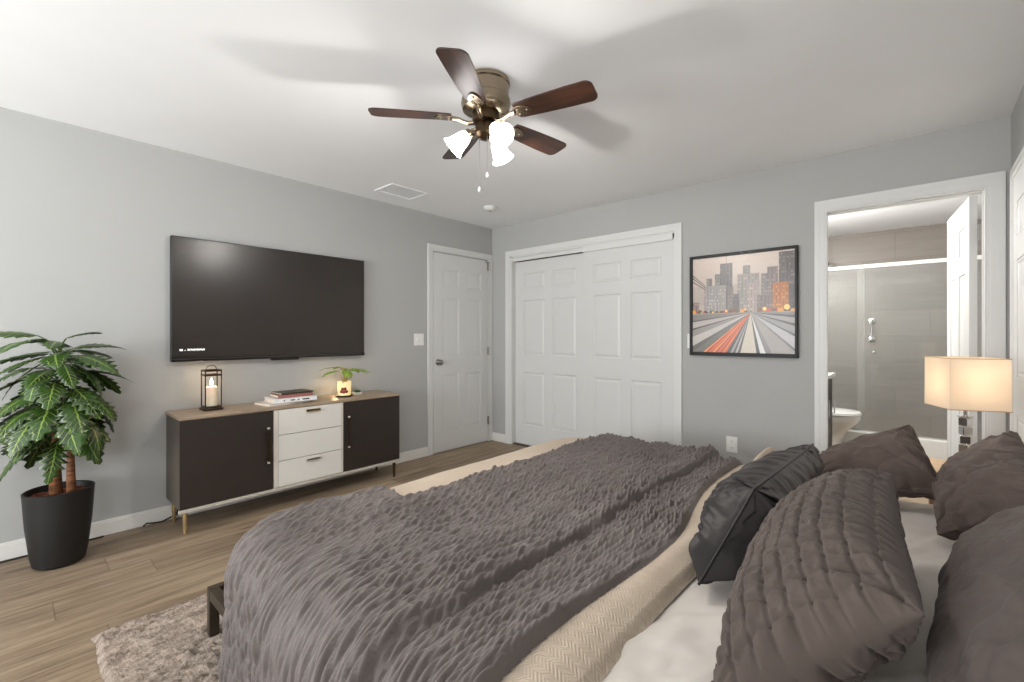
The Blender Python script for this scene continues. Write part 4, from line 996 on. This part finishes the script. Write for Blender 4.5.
# ------------------------------------------------------------------ PILLOWS
def pillow(name, label, c00, c10, c11, c01, thick, mat, seed, wr=0.010, quilt=0.0, pipe=None, res=(130, 84), bias=0.5, sag=0.0, zmin=None, pinch=0.06, plump=3.2):
    """c00..c01: corners (u along the first edge). bias = share of the thickness on the upper side"""
    nu, nv = res
    th = np.linspace(-PI/2, PI/2, nu); tv_ = np.linspace(-PI/2, PI/2, nv)
    u = 0.65*np.sin(th)+0.35*th/(PI/2); v = 0.65*np.sin(tv_)+0.35*tv_/(PI/2)
    Ug, Vg = np.meshgrid(u, v, indexing='ij')
    cs = [np.array(c, float) for c in (c00, c10, c11, c01)]
    L = 0.5*(np.linalg.norm(cs[1]-cs[0])+np.linalg.norm(cs[2]-cs[3])); Wd = 0.5*(np.linalg.norm(cs[3]-cs[0])+np.linalg.norm(cs[2]-cs[1]))
    u2 = Ug*(1-pinch*0.6*(1-Vg**2)); v2 = Vg*(1-pinch*(1-Ug**2))
    def bil(a, b):
        a = (a[..., None]+1)/2; b = (b[..., None]+1)/2
        return cs[0]*(1-a)*(1-b)+cs[1]*a*(1-b)+cs[2]*a*b+cs[3]*(1-a)*b
    base = bil(u2, v2)
    nrm = np.cross((cs[1]-cs[0])+(cs[2]-cs[3]), (cs[3]-cs[0])+(cs[2]-cs[1])); nrm /= np.linalg.norm(nrm)
    if nrm[2] < 0: nrm = -nrm
    prof = (np.clip(1-np.abs(Ug)**plump, 0, 1)*np.clip(1-np.abs(Vg)**2.4, 0, 1))**0.5
    X_, Y_ = Ug*L/2, Vg*Wd/2
    t = thing(name, label, 'pillow', tuple(0.25*sum(cs)))
    sides = []
    for sgn, share in ((1, bias), (-1, 1-bias)):
        h = thick*share*prof
        # wrinkles: broad dents, creases fanning out from the corners and edge gathers
        fan = 0
        for su in (-1, 1):
            for sv in (-1, 1):
                dx, dy = X_-su*L/2, Y_-sv*Wd/2; r = np.hypot(dx, dy); an = np.arctan2(dy, dx)
                fan = fan+np.exp(-r/(0.28*Wd+0.05))*vn(an*7+seed, r*3, seed+5)
        gath = vn(X_*38, Y_*4, seed+9)*np.exp(-(1-np.abs(Vg))*7)+vn(Y_*38, X_*4, seed+11)*np.exp(-(1-np.abs(Ug))*7)
        rid = lambda a, b, sd: 1-2*np.abs(vn(a, b, sd))*2
        w1, w2 = X_+0.05*vn(X_*6, Y_*6, seed+40), Y_+0.05*vn(X_*6, Y_*6, seed+41)
        crease = -0.9*np.abs(fbm(w1*3.5+w2*4, w2*6-w1*2, seed+sgn, 3))
        fine = np.clip(rid(w1*5+w2*9, w1*3-w2*3, seed+50), 0, 1)**4+0.8*np.clip(rid(w1*11-w2*6, w1*3+w2*5, seed+51), 0, 1)**5+0.5*np.clip(rid(w1*17+w2*14, w1*5-w2*5, seed+52), 0, 1)**5
        wrk = wr*(1.1*crease-0.55*fine*(vn(X_*4, Y_*4, seed+60)+0.6)+2.2*fan+1.4*gath+0.6*fbm(X_*9, Y_*9, seed+3*sgn, 3))
        if quilt:
            for C_, other in ((X_, Y_), (Y_, X_)):
                p = 0.047; q = C_/p+0.10*vn(other*9, C_*4, seed+2); d = np.abs(q-np.round(q))*p
                wrk = wrk-quilt*np.exp(-(d/0.0046)**2)
            wrk = wrk+quilt*0.7*fbm(X_*44, Y_*44, seed+21, 3)
        rim = np.minimum(1, prof*3)
        Pz = base+nrm*(sgn*(h+wrk*rim)-sag*(1-(Ug**2))*0)[..., None]
        sides.append(Pz)
    A, B = sides
    if zmin is not None:
        for Q in sides: Q[..., 2] = np.where(Q[..., 2] < zmin, zmin+0.15*(Q[..., 2]-zmin), Q[..., 2])
    n, m = A.shape[:2]; off = np.array(t.location)
    Vv = np.concatenate([(A-off).reshape(-1, 3), (B-off).reshape(-1, 3)])
    i, j = np.meshgrid(np.arange(n-1), np.arange(m-1), indexing='ij')
    Fq = np.stack([i*m+j, (i+1)*m+j, (i+1)*m+j+1, i*m+j+1], -1).reshape(-1, 4)
    Fa = np.concatenate([Fq, Fq[:, ::-1]+n*m])
    me = bpy.data.meshes.new('pillowcase'); me.from_pydata(Vv.tolist(), [], Fa.tolist())
    bm = bmesh.new(); bm.from_mesh(me); bmesh.ops.remove_doubles(bm, verts=bm.verts, dist=0.0004); bmesh.ops.recalc_face_normals(bm, faces=bm.faces); bm.to_mesh(me); bm.free()
    me.materials.append(mat); me.polygons.foreach_set('use_smooth', [True]*len(me.polygons))
    link('pillowcase', me, t)
    if pipe:
        ring = [A[k, 0] for k in range(0, n-1, 2)]+[A[n-1, k] for k in range(0, m-1, 2)]+[A[k, m-1] for k in range(n-1, 0, -2)]+[A[0, k] for k in range(m-1, 0, -2)]
        build('piping', MB().tube(ring, 0.0042, 6, closed=True), pipe, t, smooth=True)
    return t
M_sat = cloth('charcoal_satin_cotton', rgb(40, 37, 37), rgb(47, 43, 43), 0.42, 0.15, 400, 0.08)
M_p2 = cloth('taupe_quilted_sham', rgb(84, 74, 69), rgb(93, 82, 76), 0.8, 0.3, 300, 0.2)
M_p3 = cloth('grey_brown_cotton', rgb(88, 76, 71), rgb(97, 84, 78), 0.7, 0.2, 400, 0.1)
M_p5 = cloth('taupe_cotton', rgb(82, 73, 69), rgb(91, 81, 76), 0.75, 0.2, 400, 0.12)
pillow('bed_pillow', 'charcoal satin pillow with piped edge standing at the blanket, nearest the foot of the bed',
       (3.205, -2.42, 0.50), (3.24, -1.60, 0.50), (3.325, -1.36, 0.73), (3.285, -2.16, 0.725), 0.27, M_sat, 3, wr=0.030, pipe=M_sat, zmin=0.47, pinch=0.03, res=(190, 120), plump=5)
pillow('bed_pillow', 'taupe sham pillow stitched in squares, in the middle front of the pillows',
       (3.38, -2.86, 0.50), (3.33, -1.95, 0.51), (3.605, -1.735, 0.74), (3.68, -2.665, 0.72), 0.29, M_p2, 8, wr=0.013, quilt=0.011, res=(260, 170), bias=0.55, zmin=0.475, plump=3.2, pinch=0.07)
pillow('bed_pillow', 'brown-grey pillow lying at the far edge of the bed in front of the toilet doorway',
       (3.27, -1.34, 0.53), (3.77, -1.14, 0.55), (3.65, -0.84, 0.77), (3.30, -1.02, 0.58), 0.24, M_p3, 14, wr=0.022, pipe=M_p3, zmin=0.475, res=(170, 120))
pillow('bed_pillow', 'taupe pillow with a pointed corner propped before the bedside lamp',
       (3.72, -1.62, 0.53), (3.72, -1.00, 0.53), (3.985, -0.88, 0.80), (4.02, -1.54, 0.68), 0.21, M_p3, 23, wr=0.024, zmin=0.475, res=(170, 120))
pillow('bed_pillow', 'large plain taupe pillow at the lower right corner of the photo',
       (3.67, -2.86, 0.51), (3.75, -1.85, 0.51), (3.99, -1.80, 0.76), (4.03, -2.80, 0.78), 0.24, M_p5, 31, wr=0.022, zmin=0.475, res=(190, 120))

# ------------------------------------------------------------------ NIGHTSTAND AND LAMP
nx0, nx1, ny0, ny1, nz = 3.71, 4.035, -0.83, -0.36, 0.54
M_ns = wood_mat('light_oak', rgb(196, 164, 128), rgb(214, 184, 148), 0.45, (1, 6, 1), 4)
nsd = thing('nightstand', 'light wooden nightstand between the bed and the back wall, under the lamp', 'nightstand', ((nx0+nx1)/2, (ny0+ny1)/2, 0))
build('body', MB().box(nx0+0.012, nx1-0.004, ny0+0.01, ny1-0.01, 0.12, nz-0.025), M_ns, nsd, bevel=0.003)
build('top', MB().box(nx0, nx1, ny0, ny1, nz-0.0245, nz), M_ns, nsd, bevel=0.003)
for z0, z1 in ((0.14, 0.315), (0.325, 0.505)):
    dr_ = build('drawer', MB().box(nx0, nx0+0.0115, ny0+0.02, ny1-0.02, z0, z1), M_ns, nsd, bevel=0.002)
    build('knob', MB().lathe([(0, 0), (0.006, 0), (0.006, 0.012), (0.013, 0.018), (0.010, 0.026), (0, 0.027)], (nx0, (ny0+ny1)/2, (z0+z1)/2), (-1, 0, 0), 18), M_dbrass, dr_, smooth='angle')
for x in (nx0+0.03, nx1-0.03):
    for y in (ny0+0.03, ny1-0.03): build('leg', MB().lathe([(0, 0.001), (0.010, 0.001), (0.016, 0.119), (0, 0.119)], (x, y, 0), (0, 0, 1), 14), M_ns, nsd)

lpx, lpy = 3.842, -0.64
tl = thing('table_lamp', 'lit bedside lamp with square cream shade and chrome base on the nightstand', 'lamp', (lpx, lpy, nz))
sm_ = N('lit_linen_shade'); tcv = sm_.coord('Object'); f = sm_.noise(tcv, 220, 2)
d_ = sm_.n('ShaderNodeBsdfDiffuse'); d_.inputs['Color'].default_value = rgb(240, 230, 216)
tr_ = sm_.n('ShaderNodeBsdfTranslucent'); tr_.inputs['Color'].default_value = rgb(248, 238, 224)
ms = sm_.n('ShaderNodeMixShader'); ms.inputs[0].default_value = 0.55
bp = sm_.n('ShaderNodeBump', Strength=0.15, Distance=0.002); sm_.l(f, bp.inputs['Height']); sm_.l(bp.outputs[0], d_.inputs['Normal'])
sm_.l(d_.outputs[0], ms.inputs[1]); sm_.l(tr_.outputs[0], ms.inputs[2]); sm_.l(ms.outputs[0], sm_.out.inputs['Surface'])
ra = math.radians(23); cr, sr = math.cos(ra), math.sin(ra)
def sq(hw_, z): return [(lpx+cr*a-sr*b, lpy+sr*a+cr*b, z) for a, b in ((-hw_, -hw_), (hw_, -hw_), (hw_, hw_), (-hw_, hw_))]
SZ0, SZ1 = 0.862, 1.102
mb = MB(); a0, a1, b0, b1 = sq(0.112, SZ0), sq(0.111, SZ1), sq(0.1095, SZ0), sq(0.1085, SZ1)
mb.add(a0+a1+b0+b1, [(k, (k+1) % 4, (k+1) % 4+4, k+4) for k in range(4)]+[(k+8, k+12, (k+1) % 4+12, (k+1) % 4+8) for k in range(4)]+[(k, k+8, (k+1) % 4+8, (k+1) % 4) for k in range(4)]+[(k+4, (k+1) % 4+4, (k+1) % 4+12, k+12) for k in range(4)])
shd = build('lamp_shade', mb, sm_.m, tl)
for z in (SZ0, SZ1): build('shade_trim', MB().tube(sq(0.1115 if z < 1 else 0.1105, z), 0.0022, 6, closed=True), plain('tan_trim', rgb(196, 164, 120), 0.6), shd)
mb = MB().box(lpx-0.06, lpx+0.06, lpy-0.06, lpy+0.06, nz+0.0005, nz+0.016)
build('base', mb, M_chrome, tl, bevel=0.003)
# stacked crystal cubes on a chrome rod
mb = MB()
for k in range(6):
    z = nz+0.017+k*0.043; r = Matrix.Rotation(k*0.5, 3, 'Z')
    mb.add([Vector((lpx, lpy, z+0.0205))+r @ Vector((sx*0.019, sy*0.019, sz*0.0200)) for sz in (-1, 1) for sy in (-1, 1) for sx in (-1, 1)], [(0, 2, 3, 1), (4, 5, 7, 6), (0, 1, 5, 4), (2, 6, 7, 3), (0, 4, 6, 2), (1, 3, 7, 5)])
build('stem', mb, M_chrome, tl, bevel=0.003)
mb = MB().lathe([(0, 0), (0.03, 0), (0.03, 0.004), (0.008, 0.006), (0.008, 0.05), (0, 0.05)], (lpx, lpy, nz+0.276), (0, 0, 1), 20)
build('neck', mb, M_chrome, tl)
build('bulb', MB().lathe([(0, 0), (0.012, 0), (0.013, 0.015), (0.026, 0.045), (0.030, 0.065), (0.024, 0.085), (0, 0.096)], (lpx, lpy, nz+0.327), (0, 0, 1), 20), emit_mat('lit_bulb', (1.0, 0.85, 0.65, 1), 3.5), tl, smooth=True)
lamp('bedside_bulb', 'POINT', (lpx, lpy, 0.985), 0.95, (1.0, 0.84, 0.66), size=0.035)
